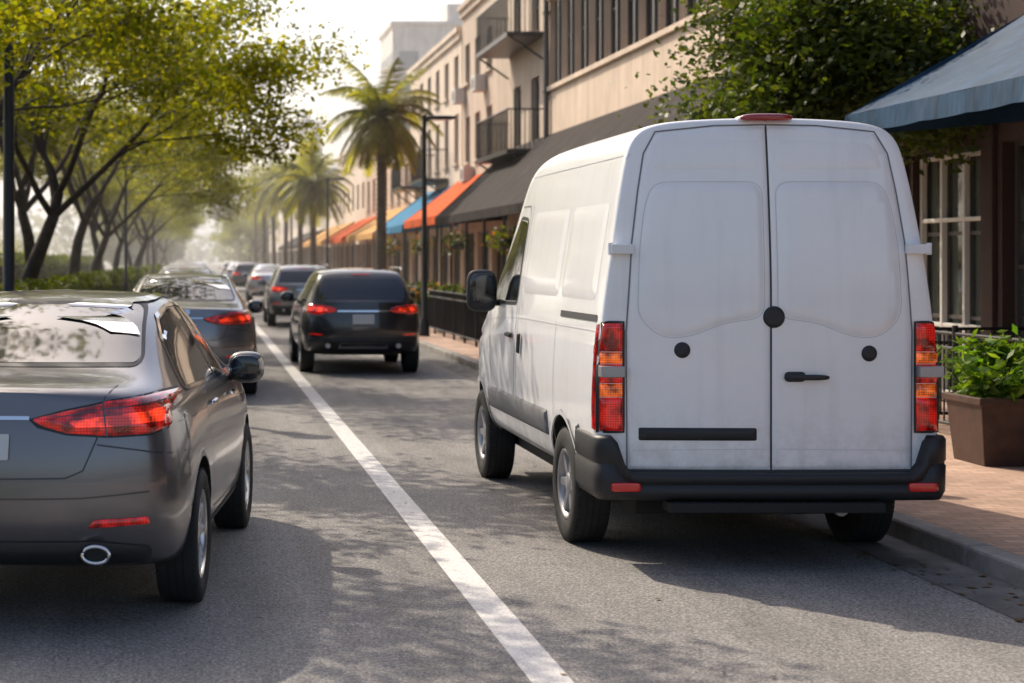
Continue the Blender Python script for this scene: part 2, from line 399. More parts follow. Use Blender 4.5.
def wheel_mesh(R,w,nsp,style):
    key=(R,w,nsp,style)
    if key in _wc: return _wc[key]
    mb=MB()
    ri=.66*R if style=='alloy' else .60*R
    h=w/2
    mb.lathe([(ri,h*.8),(ri+.02,h*.95),(R*.85,h),(R*.95,h*.93),(R*.985,h*.8),(R,h*.6),(R,-h*.6),(R*.985,-h*.8),(R*.95,-h*.93),(R*.85,-h),(ri,-h*.8)],(0,0,0),44,0,True)
    for t in (-.35,0,.35): mb.lathe([(R*1.001,h*t-.005),(R*1.004,h*t),(R*1.001,h*t+.005)],(0,0,0),44,2)
    for j in range(70):
        a=2*math.pi*j/70
        for sx in (-1,1):
            c=Vector((sx*h*.72,R*.985*math.cos(a),R*.985*math.sin(a)))
            tt=Vector((0,-math.sin(a),math.cos(a)))*.009; nn=Vector((0,math.cos(a),math.sin(a)))*.006; xx=Vector((h*.14,0,0))
            mb.add([c-xx-tt+nn*.2,c+xx-tt+nn*.2,c+xx+tt+nn*.2,c-xx+tt+nn*.2,c-xx-tt+nn,c+xx-tt+nn,c+xx+tt+nn,c-xx+tt+nn],[(4,5,6,7),(0,1,5,4),(1,2,6,5),(2,3,7,6),(3,0,4,7)],0)
    mb.lathe([(ri+.004,h*.82),(ri+.012,h*.88),(ri-.012,h*.86),(ri-.025,h*.6),(ri-.03,-h*.5)],(0,0,0),44,1)
    mb.lathe([(ri-.03,h*.05),(0.001,h*.05)],(0,0,0),44,2)
    mb.lathe([(ri*.62,h*.1),(ri*.62,h*.25),(.001,h*.25)],(0,0,0),32,3)
    mb.lathe([(.075,h*.3),(.075,h*.66),(.06,h*.74),(.001,h*.76)],(0,0,0),24,1)
    for j in range(nsp):
        a=2*math.pi*j/nsp; c,s_=math.cos(a),math.sin(a); ww=.021 if style=='alloy' else .035
        def P(x,r,t): return (x,r*c-t*s_,r*s_+t*c)
        r0,r1=.05,ri-.014
        mb.add([P(h*.4,r0,-ww),P(h*.4,r0,ww),P(h*.5,r1,ww*.75),P(h*.5,r1,-ww*.75),P(h*.68,r0,-ww*.8),P(h*.68,r0,ww*.8),P(h*.76,r1,ww*.6),P(h*.76,r1,-ww*.6)],
          [(4,5,6,7),(0,1,5,4),(1,2,6,5),(2,3,7,6),(3,0,4,7)],1)
    me=mb.mesh('wheel',['rubber','alloy' if style=='alloy' else 'steel','dark','steel']); _wc[key]=me; return me
def wheels(root,R,w,xo,ys,nsp,style):
    me=wheel_mesh(R,w,nsp,style)
    for y,nm in zip(ys,('rear','front')):
        for sg,sn in ((1,'right'),(-1,'left')):
            o=bpy.data.objects.new(f'wheel_{nm}_{sn}',me); col.objects.link(o); o.parent=root
            o.location=(sg*(xo-w/2),y,R); o.rotation_euler=(0,0,0 if sg>0 else math.pi)
def sect(y,w,zs,zb,wb,zre,wre,zt):
    H=zb-zs
    return [(0,y,zs),(w*.86,y,zs),(w*.955,y,zs+.05),(w*.99,y,zs+.28*H),(w,y,zs+.55*H),(w*.985,y,zs+.80*H),(wb,y,zb),(wb-.035,y,zb+.02),
            (wb-.035+(wre-wb+.035)*.5,y,zb+.02+(zre-zb-.02)*.53),(wre,y,zre),(wre*.86,y,zre+(zt-zre)*.55),(wre*.5,y,zt-.006),(0,y,zt)]
def dup(root,name,loc,rz,paint,old):
    r=empty(name,loc,rz)
    for c in root.children:
        o=c.copy(); col.objects.link(o); o.parent=r
        for i,sl in enumerate(o.material_slots):
            if sl.material==M[old]: sl.link='OBJECT'; sl.material=M[paint]
    return r

# ------------------------------------------------------------ sedan
def sedan(name,loc,rz,paint):
    root=empty(name,loc,rz); lit='red'
    st=[(0,.80,.38,.98,.76,1.10,.70,1.17),(.06,.87,.33,1.02,.83,1.14,.73,1.195),(.3,.93,.28,1.05,.885,1.17,.75,1.21),(.62,.955,.25,1.07,.91,1.205,.74,1.235),
        (.9,.96,.24,1.08,.915,1.30,.69,1.335),(1.3,.965,.24,1.085,.92,1.465,.64,1.51),(1.7,.965,.24,1.085,.92,1.555,.615,1.605),(2.2,.965,.24,1.08,.92,1.58,.62,1.635),
        (2.65,.965,.24,1.07,.915,1.54,.625,1.595),(3.0,.965,.24,1.06,.91,1.40,.65,1.455),(3.45,.96,.25,1.04,.90,1.14,.72,1.19),(3.8,.95,.26,1.0,.885,1.05,.68,1.11),
        (4.2,.92,.28,.90,.84,.97,.62,1.0),(4.42,.84,.32,.78,.76,.84,.55,.88),(4.5,.74,.38,.70,.68,.74,.5,.76)]
    def warp(x,y,z):
        wr=max(0,1-y/.9); wr=wr*wr; d=0
        d+=wr*(.26*(abs(x)/.9)**3 + .10*max(0,(z-.78)/.4)**1.2 + .10*max(0,(.55-z)/.2))
        wf=max(0,1-(4.5-y)/.9)**2; d-=wf*(.3*(abs(x)/.9)**2.5)
        return d
    V=make_body(root,[sect(*s) for s in st],warp,[(1.05,.36,.405,.62,1.3),(3.55,.36,.40,.62,1.3)],paint)
    wheels(root,.35,.225,.965,(1.05,3.55),10,'alloy')
    panel(V,'rear_glass','rear',[(-.66,1.27),(.66,1.27),(.555,1.55),(-.555,1.55)],'cglass',.004,r=.05,mirror=False,sp=.06)
    ribbon(V,'rear_glass_seal','rear',[(-.675,1.26),(.675,1.26),(.565,1.56),(-.565,1.56)],.016,'black',.003,closed=True,mirror=False,r=.06)
    panel(V,'windscreen','front',[(-.66,1.19),(.66,1.19),(.56,1.53),(-.56,1.53)],'cglass',.004,r=.05,mirror=False,sp=.08)
    panel(V,'side_glass_rear','side',[(1.02,1.135),(1.30,1.36),(1.55,1.47),(1.9,1.515),(2.16,1.52),(2.16,1.125)],'cglass',.004,r=.04,sp=.06)
    panel(V,'side_glass_front','side',[(2.23,1.12),(2.23,1.52),(2.55,1.505),(2.85,1.41),(3.2,1.19),(3.27,1.105)],'cglass',.004,r=.04,sp=.06)
    ribbon(V,'window_chrome','side',[(.98,1.125),(1.28,1.375),(1.53,1.487),(1.9,1.532),(2.2,1.538),(2.56,1.522),(2.87,1.425),(3.23,1.2),(3.3,1.095)],.018,'chrome',.006,closed=True,r=.03)
    panel(V,'b_pillar','side',[(2.165,1.125),(2.165,1.518),(2.225,1.518),(2.225,1.125)],'black',.005,sp=.06)
    L=[(.25,1.04),(.40,1.075),(.62,1.12),(.80,1.14),(.86,1.135),(.865,.99),(.80,.965),(.62,.96),(.42,.975),(.30,1.01)]
    panel(V,'lamp_surround','rear',[(.235,1.04),(.40,1.085),(.62,1.13),(.80,1.15),(.865,1.145),(.87,.98),(.80,.955),(.62,.95),(.42,.965),(.28,1.0)],'black',.002,sp=.04)
    panel(V,'tail_lamp','rear',L,lit,.004,r=.02,sp=.035,h=.014,rim=.02)
    panel(V,'tail_lamp_side','side',[(.17,.985),(.15,1.12),(.30,1.135),(.50,1.115),(.40,.99)],lit,.005,r=.03,sp=.035,h=.010,rim=.02)
    panel(V,'tail_lamp_lens','rear',[(.42,1.025),(.60,1.05),(.84,1.07),(.84,1.015),(.6,1.0),(.46,1.0)],'redhot' ,.020,r=.012,sp=.03)
    ribbon(V,'lamp_divider','rear',[(.36,1.045),(.60,1.085),(.85,1.10)],.006,'crease',.020)
    ribbon(V,'lamp_split','rear',[(.60,.955),(.575,1.12)],.008,'crease',.0205)
    ribbon(V,'trunk_chrome','rear',[(-.24,1.045),(.24,1.045)],.018,'chrome',.008,mirror=False)
    ribbon(V,'trunk_seam','rear',[(.62,1.185),(.585,1.14),(.56,.95),(.50,.80),(.42,.765),(0,.76)],.007,'seam',.003)
    ribbon(V,'bumper_seam','rear',[(.56,.92),(.74,.89),(.93,.85)],.007,'seam',.003)
    ribbon(V,'bumper_crease','rear',[(0,.665),(.5,.67),(.8,.69)],.008,'crease',.003)
    panel(V,'number_plate','rear',[(-.15,.85),(.15,.85),(.15,.97),(-.15,.97)],'plate',.012,r=.01,mirror=False)
    panel(V,'lower_bumper','rear',[(-.78,.33),(.78,.33),(.80,.42),(.55,.46),(-.55,.46),(-.80,.42)],'black',.008,r=.03,mirror=False,h=.02,rim=.03)
    panel(V,'bumper_reflector','rear',[(.52,.525),(.80,.535),(.79,.57),(.55,.565)],'red',.004,r=.01,h=.008,rim=.008,sp=.03)  # reflector takes the lamp material, so it has an added glow
    panel(V,'badge','rear',[(-.07,1.09),(.07,1.09),(.07,1.16),(-.07,1.16)],'chrome',.008,r=.03,mirror=False,sp=.02)
    ribbon(V,'door_seam_rear','side',[(1.32,1.10),(1.42,.95),(1.48,.70),(1.62,.42),(2.2,.40),(2.2,1.12)],.007,'seam',.003)
    ribbon(V,'door_seam_front','side',[(2.2,.40),(3.15,.42),(3.22,.7),(3.2,1.08)],.007,'seam',.003)
    ribbon(V,'shoulder_crease','side',[(.5,1.0),(1.5,.985),(2.5,.96),(3.6,.9)],.009,'crease',.0022)
    ribbon(V,'sill_trim','side',[(1.5,.33),(3.1,.33)],.05,'black',.004)
    ribbon(V,'roof_rail','side',[(1.1,1.40),(1.35,1.51),(1.6,1.562),(2.2,1.59),(2.6,1.56)],.016,'chrome',.012)
    panel(V,'door_handle','side',[(1.56,.985),(1.78,.985),(1.78,1.015),(1.56,1.015)],'chrome',.012,r=.012,h=.015,rim=.008,sp=.03)
    panel(V,'door_handle_front','side',[(2.50,.965),(2.72,.965),(2.72,.995),(2.50,.995)],'chrome',.012,r=.012,h=.015,rim=.008,sp=.03)
    panel(V,'fuel_flap','side',[(.62,.90),(.78,.90),(.78,1.03),(.62,1.03)],'crease',.0015,r=.03)
    panel(V,'fuel_flap_cover','side',[(.627,.907),(.773,.907),(.773,1.023),(.627,1.023)],paint,.003,r=.03)
    panel(V,'head_lamp','front',[(.45,.72),(.75,.76),(.78,.85),(.5,.82)],'clear',.006,r=.02)
    panel(V,'grille','front',[(-.35,.5),(.35,.5),(.4,.74),(-.4,.74)],'black',.01,r=.04,mirror=False)
    mb=MB()
    for sg in (1,-1):
        mb.blob((sg*1.01,2.90,1.12),(.115,.08,.10),.7,0)
        mb.box(sg*.93-.07,sg*.93+.05,2.91,2.96,1.035,1.07,1)
        mb.blob((sg*1.01,2.84,1.12),(.095,.028,.08),.7,2)
    mb.obj('door_mirrors',[paint,'black','cglass'],root)
    mb=MB()
    for sg in (1,-1):
        el=[(sg*.56+.066*math.cos(a),.075,.40+.040*math.sin(a)) for a in [2*math.pi*i/24 for i in range(25)]]
        mb.tube(el,.010,8,0,caps=False)
        mb.add([(x,.08,z) for x,y,z in el[:-1]],[tuple(range(24))],1)
    mb.obj('exhaust_tips',['chrome','dark'],root)
    return root
sed=sedan('grey_sedan_car',(-1.06,8.06,0),-math.radians(7.0),'pgrey')
dup(sed,'sedan_car',(-.20,21.9,0),0,'pgrey2','pgrey')

# ------------------------------------------------------------ suv
def suv(name,loc,rz,paint):
    root=empty(name,loc,rz)
    st=[(0,.80,.46,1.02,.78,1.10,.74,1.15),(.06,.88,.40,1.05,.86,1.15,.78,1.20),(.22,.92,.34,1.07,.89,1.33,.74,1.39),(.48,.94,.30,1.08,.905,1.55,.68,1.60),(.62,.945,.28,1.08,.905,1.585,.67,1.645),
        (1.0,.95,.28,1.08,.91,1.60,.66,1.665),(1.8,.95,.28,1.08,.91,1.61,.66,1.68),(2.4,.95,.28,1.08,.91,1.59,.66,1.66),(2.8,.95,.28,1.08,.905,1.47,.67,1.54),(3.3,.95,.28,1.07,.90,1.20,.72,1.25),
        (3.7,.94,.28,1.05,.89,1.1,.70,1.15),(4.3,.92,.3,.95,.85,1.0,.65,1.04),(4.55,.84,.34,.85,.78,.9,.6,.92),(4.65,.74,.4,.75,.7,.79,.55,.8)]
    def warp(x,y,z):
        wr=max(0,1-y/.8)**2; wf=max(0,1-(4.65-y)/.8)**2
        return wr*(.22*(abs(x)/.9)**3+.07*max(0,(z-.8)/.4)+.08*max(0,(.6-z)/.2))-wf*.28*(abs(x)/.9)**2.5
    V=make_body(root,[sect(*s) for s in st],warp,[(.95,.37,.42,.6,1.3),(3.65,.37,.42,.6,1.3)],paint)
    wheels(root,.365,.23,.95,(.95,3.65),10,'alloy')
    panel(V,'rear_glass','rear',[(-.68,1.19),(.68,1.19),(.60,1.50),(-.60,1.50)],'cglass',.004,r=.06,mirror=False,sp=.06)
    panel(V,'windscreen','front',[(-.66,1.24),(.66,1.24),(.58,1.58),(-.58,1.58)],'cglass',.004,r=.05,mirror=False,sp=.08)
    panel(V,'side_glass','side',[(.55,1.16),(.62,1.36),(.8,1.50),(1.3,1.54),(2.3,1.54),(2.55,1.50),(2.95,1.27),(3.1,1.13)],'cglass',.004,r=.04,sp=.07)
    panel(V,'b_pillar','side',[(1.9,1.15),(1.9,1.54),(1.97,1.54),(1.97,1.15)],'black',.007)
    panel(V,'c_pillar','side',[(1.02,1.15),(1.02,1.53),(1.08,1.53),(1.08,1.15)],'black',.007)
    L=[(.40,1.0),(.44,1.06),(.66,1.10),(.86,1.11),(.88,.97),(.70,.94)]
    panel(V,'tail_lamp','rear',L,'red',.004,r=.03,h=.014,rim=.02)
    panel(V,'brake_lamp','rear',[(.54,1.0),(.56,1.045),(.68,1.06),(.83,1.07),(.84,1.01),(.68,.985)],'redhot',.022,r=.02)
    panel(V,'tail_lamp_side','side',[(.16,.97),(.14,1.09),(.38,1.1),(.3,.99)],'red',.005,r=.02)
    panel(V,'high_brake_lamp','rear',[(-.14,1.555),(.14,1.555),(.13,1.570),(-.13,1.570)],'red',.012,mirror=False)
    ribbon(V,'hatch_chrome','rear',[(-.40,1.0),(.40,1.0)],.025,'chrome',.01,mirror=False)
    panel(V,'number_plate','rear',[(-.17,.80),(.17,.80),(.17,.95),(-.17,.95)],'plate',.012,r=.01,mirror=False)
    ribbon(V,'hatch_seam','rear',[(.70,1.14),(.69,.9),(.62,.72),(0,.70)],.01,'seam',.003)
    panel(V,'lower_bumper','rear',[(-.84,.42),(.84,.42),(.86,.60),(.6,.58),(-.6,.58),(-.86,.60)],'black',.006,r=.04,mirror=False,h=.02,rim=.03)
    panel(V,'skid_plate','rear',[(-.4,.43),(.4,.43),(.36,.51),(-.36,.51)],'steel',.03,r=.03,mirror=False)
    panel(V,'bumper_reflector','rear',[(.62,.62),(.82,.63),(.82,.655),(.62,.645)],'red',.01,r=.01)  # lamp material gives this reflector an added glow
    ribbon(V,'sill_trim','side',[(1.4,.36),(3.2,.36)],.12,'black',.005)
    ribbon(V,'door_seam','side',[(1.05,1.1),(1.3,.7),(1.4,.45),(1.93,.42),(1.93,1.12)],.01,'seam',.003)
    mb=MB()
    for sg in (1,-1):
        mb.blob((sg*1.04,2.85,1.17),(.12,.08,.09),.7,0); mb.box(sg*.93-.06,sg*.93+.06,2.83,2.88,1.10,1.14,1)
        mb.tube([(sg*.66,.65,1.63),(sg*.67,.75,1.665),(sg*.67,2.2,1.675),(sg*.67,2.35,1.64)],.016,8,2)
        mb.tube([(sg*.55,.04,.46),(sg*.55,.2,.46)],.04,14,3)
    mb.obj('mirrors_and_rails',[paint,'black','chrome','steel'],root)
    return root
sv=suv('suv_car',(2.55,26.5,0),0,'pblack')
dup(sv,'suv_car',(2.78,45.3,0),0,'pgrey2','pblack')
dup(sed,'sedan_car',(3.0,72,0),0,'psilver','pgrey')
dup(sv,'suv_car',(2.7,95,0),0,'pgrey','pblack')
dup(sed,'sedan_car',(-.3,37,0),0,'psilver','pgrey')
dup(sv,'suv_car',(-.5,52,0),0,'pwhite','pblack')
dup(sed,'sedan_car',(-.6,72,0),0,'pred','pgrey')
dup(sed,'sedan_car',(2.7,118,0),0,'pwhite','pgrey')
dup(sv,'suv_car',(-.4,100,0),0,'psilver','pblack')
dup(sed,'sedan_car',(-.4,135,0),0,'psilver','pgrey')
dup(sv,'suv_car',(2.8,150,0),0,'pwhite','pblack')
dup(sed,'sedan_car',(-.4,180,0),0,'pwhite','pgrey')

# ------------------------------------------------------------ van
def van(name,loc):
    root=empty(name,loc); TOP=2.642
    prof=[(0,.42),(.82,.42),(.95,.46),(.995,.62),(1.01,.85),(1.005,1.12),(.988,1.38),(.952,1.66),(.918,1.88),(.870,2.18),(.83,2.38),(.80,2.49),(.74,2.575),(.60,2.618),(.3,2.636),(0,TOP)]
    def sec(y,zt=TOP,k=1.0,zb=.42):
        out=[]
        for x,z in prof:
            if z>1.12: z2=1.12+(z-1.12)*(zt-1.12)/(TOP-1.12)
            else: z2=min(z,zt)
            z2=max(z2,zb) if z<1 else z2
            xx=x*k
            if z>1.12 and zt<2.5:
                t=(2.5-zt)/1.4; xx=xx*(1+.10*t*(1 if x<.95 else 0))
            out.append((xx,y,z2))
        return out
    st=[sec(0,2.615,.972),sec(.012,2.633,.989),sec(.05,TOP,1.0),sec(.16),sec(.5),sec(1.0),sec(1.6),sec(2.2),sec(2.7,2.63),sec(3.0,2.59),sec(3.15,2.52),sec(3.45,2.23),sec(3.8,1.87),sec(4.1,1.56,.995),
        sec(4.25,1.42,.985),sec(4.55,1.30,.96),sec(4.8,1.20,.91),sec(4.95,1.13,.84,.45),sec(5.02,1.05,.76,.5)]
    def warp(x,y,z):
        wr=max(0,1-y/.5)**2; wf=max(0,1-(5.02-y)/.7)**2
        return wr*(.05*(abs(x)/1.0)**2+.10*max(0,(z-1.6)/1.0)**1.5)-wf*.25*(abs(x))**2.5
    V=make_body(root,st,warp,[(1.0,.37,.44,.58,1.5),(4.2,.37,.43,.58,1.5)],'van',cols=8)
    wheels(root,.365,.235,1.0,(1.0,4.2),6,'steel')
    R='rear'
    panel(V,'rear_door','rear',[(.006,.58),(.822,.58),(.826,1.38),(.79,1.9),(.75,2.2),(.71,2.42),(.64,2.545),(.3,2.58),(.006,2.585)],'van',.001,r=.03,sp=.05,h=.007,rim=.010)
    ribbon(V,'rear_door_gap','rear',[(.830,.57),(.835,1.38),(.799,1.9),(.758,2.2),(.718,2.425),(.645,2.555),(.3,2.590),(0,2.595)],.009,'sidegap',.0025)
    ribbon(V,'centre_gap','rear',[(0,.565),(0,2.59)],.011,'seam',.003,mirror=False)
    ribbon(V,'door_bottom_gap','rear',[(-.83,.572),(.83,.572)],.014,'seam',.003,mirror=False)
    panel(V,'door_pressing','rear',[(.045,1.47),(.28,1.44),(.46,1.36),(.63,1.35),(.765,1.47),(.75,1.85),(.715,2.12),(.66,2.25),(.045,2.25)],'van',.0075,r=.09,sp=.05,h=.011,rim=.026)
    ribbon(V,'pressing_edge_shade','rear',[(.038,1.463),(.28,1.433),(.46,1.353),(.635,1.343),(.772,1.466),(.757,1.85),(.722,2.12),(.666,2.257),(.038,2.257)],.004,'softseam',.0090,closed=True,r=.09)  # grey ribbon paints the soft shade line round the door pressing
    panel(V,'upper_pressing','rear',[(.045,2.33),(.68,2.33),(.655,2.43),(.60,2.49),(.045,2.51)],'van',.0075,r=.04,sp=.05,h=.005,rim=.03)
    ribbon(V,'low_crease','rear',[(.03,.70),(.80,.69)],.003,'softseam',.010)
    def dot(nm,x,z,r):
        panel(V,nm,R,[(x+r*math.cos(a),z+r*math.sin(a)) for a in [2*math.pi*i/24 for i in range(24)]],'black',.010,h=.014,rim=.01,sp=.02,mirror=False)
    dot('door_stop',-.515,1.275,.047); dot('lock_cover',.015,1.468,.064); dot('door_stop_r',.575,1.255,.047)
    panel(V,'handle_strip',R,[(-.765,.748),(-.085,.748),(-.085,.822),(-.765,.822)],'black',.009,r=.012,h=.012,rim=.01,sp=.03,mirror=False)
    panel(V,'handle_cup',R,[(.075,1.09),(.20,1.09),(.20,1.15),(.075,1.15)],'seam',.010,r=.03,sp=.02,mirror=False)
    mb=MB(); mb.blob((.20,-.035,1.118),(.13,.018,.016),.6,0); mb.blob((.105,-.012,1.118),(.03,.03,.024),.7,0)
    mb.obj('door_handle',['black'],root)
    for nm,z0,z1,mt in (('lamp_top',1.265,1.43,'red'),('lamp_mid',1.195,1.26,'amber'),('lamp_upper',1.08,1.19,'red'),('lamp_reverse',1.0,1.075,'amber'),('lamp_low',.80,.995,'red')):
        panel(V,nm,R,[(.855,z0),(.985,z0),(.985 if z1<1.3 else .968,z1),(.855,z1)],mt,.004,r=.01,sp=.03,h=.018,rim=.012)
    ribbon(V,'lamp_bezel',R,[(.850,.795),(.992,.795),(.992,1.2),(.975,1.437),(.850,1.437)],.014,'black',.008,closed=True)
    panel(V,'lamp_side','side',[(.085,.80),(.085,1.43),(.115,1.42),(.135,.80)],'red',.003,r=.01,sp=.03,h=.010,rim=.01)
    mb=MB()
    for sg in (1,-1):
        for z,hw in ((1.865,.925),(1.15,.985)):
            xx=hw-.06
            if z>1.5:
                mb.box(sg*xx-.065,sg*xx+.065,-.012,.06,z-.028,z+.028,0)
                mb.tube([(sg*(hw+.005),.02,z-.035),(sg*(hw+.005),.02,z+.035)],.016,12,0)
            else:
                mb.box(sg*xx-.07,sg*xx+.07,-.035,.05,z-.032,z+.032,1)
    mb.obj('door_hinges',['vwhite','steel'],root,bevel=.008)
    mb=MB(); mb.blob((0,.085,2.636),(.155,.05,.024),.7,0); mb.blob((0,.15,2.635),(.16,.08,.022),.7,1)
    mb.obj('high_brake_lamp',['darkred','van'],root)
    mb=MB(); path=[]
    for i in range(61):
        t=-1+2*i/60; a=abs(t)
        if a<.72: x=t/.72*.93; y=-.085+.03*(x/.93)**2
        else:
            q=(a-.72)/.28
            if q<.40: an=q/.40*math.pi/2; x=.93+.100*math.sin(an); y=-.055+.10*(1-math.cos(an))
            else: x=1.030-.010*(q-.40); y=.045+(q-.40)/.60*.49
            x=math.copysign(x,t)
        if abs(x)<.83: zt=.565
        elif abs(x)<.93: k=(abs(x)-.83)/.10; zt=.565+.21*k*k*(3-2*k)
        else: zt=.775
        path.append((x,y,zt))
    nP=len(path); prf=[(.13,1.0),(.012,1.0),(0,.95),(.0,.62),(.008,.60),(.008,.56),(.0,.54),(.004,.14),(.03,0),(.15,0)]
    vs=[]
    for i,(x,y,zt) in enumerate(path):
        a=path[max(i-1,0)];b=path[min(i+1,nP-1)]; t=Vector((b[0]-a[0],b[1]-a[1])).normalized(); nin=Vector((-t.y,t.x))
        for d,f in prf: vs.append((x+nin.x*d,y+nin.y*d,.405+(zt-.405)*f))
    k=len(prf)
    mb.add(vs,[(i*k+j,i*k+j+1,(i+1)*k+j+1,(i+1)*k+j) for i in range(nP-1) for j in range(k-1)],0,True)
    mb.obj('rear_bumper',['black'],root)
    mb=MB(); mb.box(-.62,.62,-.12,.05,.345,.398,0)
    for i in range(26): mb.box(-.58+i*.046,-.56+i*.046,-.085,.0,.398,.402,0)
    mb.obj('bumper_step',['blackg'],root,bevel=.006)
    mb=MB()
    for sg in (-1,1): mb.blob((sg*.86,-.06,.485),(.085,.02,.026),.35,0)
    mb.obj('bumper_reflectors',['reflect'],root)
    mb=MB(); mb.box(-.75,.75,.15,4.8,.30,.43,0); mb.tube([(-.8,1.0,.36),(.8,1.0,.36)],.06,12,0)
    mb.tube([(.45,.1,.33),(.45,1.6,.33)],.04,10,1); mb.blob((0,.9,.36),(.16,.16,.14),.8,0); mb.blob((.4,1.9,.3),(.2,.4,.09),.6,1)
    mb.box(-.9,-.62,1.5,1.53,.10,.45,0); mb.box(.62,.9,1.5,1.53,.10,.45,0)
    mb.obj('underbody',['dark','steel'],root)
    panel(V,'door_glass','side',[(2.72,1.50),(2.74,2.08),(3.02,2.10),(3.50,1.76),(3.88,1.48)],'cglass',.004,r=.05,sp=.06)
    ribbon(V,'door_glass_seal','side',[(2.70,1.48),(2.72,2.10),(3.03,2.12),(3.52,1.78),(3.93,1.46)],.025,'black',.003,closed=True,r=.06)
    panel(V,'windscreen','front',[(-.86,1.62),(.86,1.62),(.72,2.42),(-.72,2.42)],'cglass',.004,r=.06,mirror=False,sp=.1)
    panel(V,'slide_rail','side',[(.14,1.435),(1.15,1.435),(1.15,1.475),(.14,1.475)],'seam',.004,r=.01)
    panel(V,'side_pressing','side',[(.24,1.56),(1.22,1.56),(1.22,2.14),(.24,2.14)],'van',.001,r=.08,h=.008,rim=.05,sp=.08)
    panel(V,'side_pressing_b','side',[(1.32,1.56),(2.50,1.56),(2.50,2.14),(1.32,2.14)],'van',.001,r=.08,h=.008,rim=.05,sp=.08)
    ribbon(V,'roof_gutter','side',[(.06,2.42),(2.9,2.42)],.010,'softseam',.004)
    ribbon(V,'belt_crease','side',[(.14,1.38),(2.6,1.38),(4.0,1.33)],.006,'softseam',.003)
    ribbon(V,'slide_door_gap','side',[(1.26,.62),(1.26,1.40)],.006,'sidegap',.003)
    ribbon(V,'slide_door_gap2','side',[(2.58,.50),(2.58,2.2)],.008,'sidegap',.003)
    ribbon(V,'front_door_gap','side',[(2.66,.50),(2.66,2.12),(2.72,2.2),(3.05,2.2)],.010,'sidegap',.003)
    ribbon(V,'front_door_gap2','side',[(3.62,.85),(3.70,1.1),(3.98,1.42)],.010,'sidegap',.003)
    for a,b in ((.50,.55),(1.46,3.74)):
        panel(V,'cladding','side',[(a,.63),(b,.63),(b,.80),(a,.80)],'grey',.002,r=.02,h=.018,rim=.02,sp=.06)
    for yc in (1.0,4.2):
        ribbon(V,'arch_lip','side',[(yc+.455*math.cos(a),.37+.455*math.sin(a)) for a in [math.pi*(.06+.88*i/24) for i in range(25)]],.03,'softseam' ,.012)
    panel(V,'door_handle_side','side',[(2.74,1.22),(2.95,1.22),(2.95,1.26),(2.74,1.26)],'black',.012,r=.015,h=.02,rim=.01,sp=.03)
    panel(V,'slide_handle','side',[(2.40,1.12),(2.45,1.12),(2.45,1.27),(2.40,1.27)],'black',.012,r=.015,h=.02,rim=.01,sp=.03)
    mb=MB()
    for sg in (1,-1):
        mb.blob((sg*1.115,3.45,1.56),(.12,.06,.165),.55,0); mb.blob((sg*1.112,3.398,1.58),(.10,.015,.115),.55,1)
        mb.tube([(sg*.93,3.55,1.47),(sg*1.06,3.47,1.46)],.028,10,0)
    mb.obj('door_mirrors',['black','cglass'],root)
    panel(V,'front_grille','front',[(-.5,.7),(.5,.7),(.55,1.0),(-.55,1.0)],'black',.01,mirror=False)
    return root
van('white_cargo_van',(3.325,9.9,0))

# ------------------------------------------------------------ ground, roads
def plane(name,x0,x1,y0,y1,z,mat):
    mb=MB(); mb.quad((x0,y0,z),(x1,y0,z),(x1,y1,z),(x0,y1,z)); return mb.obj(name,[mat])
plane('ground',-1500,1500,-300,2500,-.01,'ground')
plane('road',-2.3,4.5,-40,900,0,'asphalt')
plane('opposite_road',-15,-8,-40,900,0,'asphalt')
plane('lane_marking',1.41,1.59,-20,600,.004,'line')
mb=MB()
for i in range(160):
    y=-20+i*3.0
    for x0,x1 in ((4.5,4.66),(-2.46,-2.3)):
        mb.box(x0,x1,y,y+2.985,-.05,.125+random.uniform(-.003,.003))
mb.obj('kerb',['kerb'],bevel=.02)
plane('gutter',4.08,4.5,-20,460,.004,'gutter')
mb=MB(); mb.box(4.66,9.4,-20,500,-.05,.12); mb.obj('sidewalk_pavement',['pavers'])
mb=MB(); mb.box(-8,-2.46,-20,500,-.05,.11); mb.obj('grass_median',['grass'])
mb=MB(); P=RNG.uniform([4.0,5,.006],[4.48,30,.012],(700,3)); mb.leaves(P,.05,0,.6,.9); P=RNG.uniform([-2.2,5,.006],[4.4,22,.010],(200,3)); mb.leaves(P,.035,0,.6,.95)
for v in range(len(mb.v)): mb.v[v]=(mb.v[v][0],mb.v[v][1],.008+abs(mb.v[v][2]-.008)*.2)
mb.obj('leaf_litter',['litter'])
mb=MB(); mb.box(4.1,4.48,7.3,8.0,.002,.012)
for i in range(8): mb.box(4.14,4.44,7.35+i*.08,7.385+i*.08,.012,.02,1)
mb.obj('drain_cover',['iron','steel'])

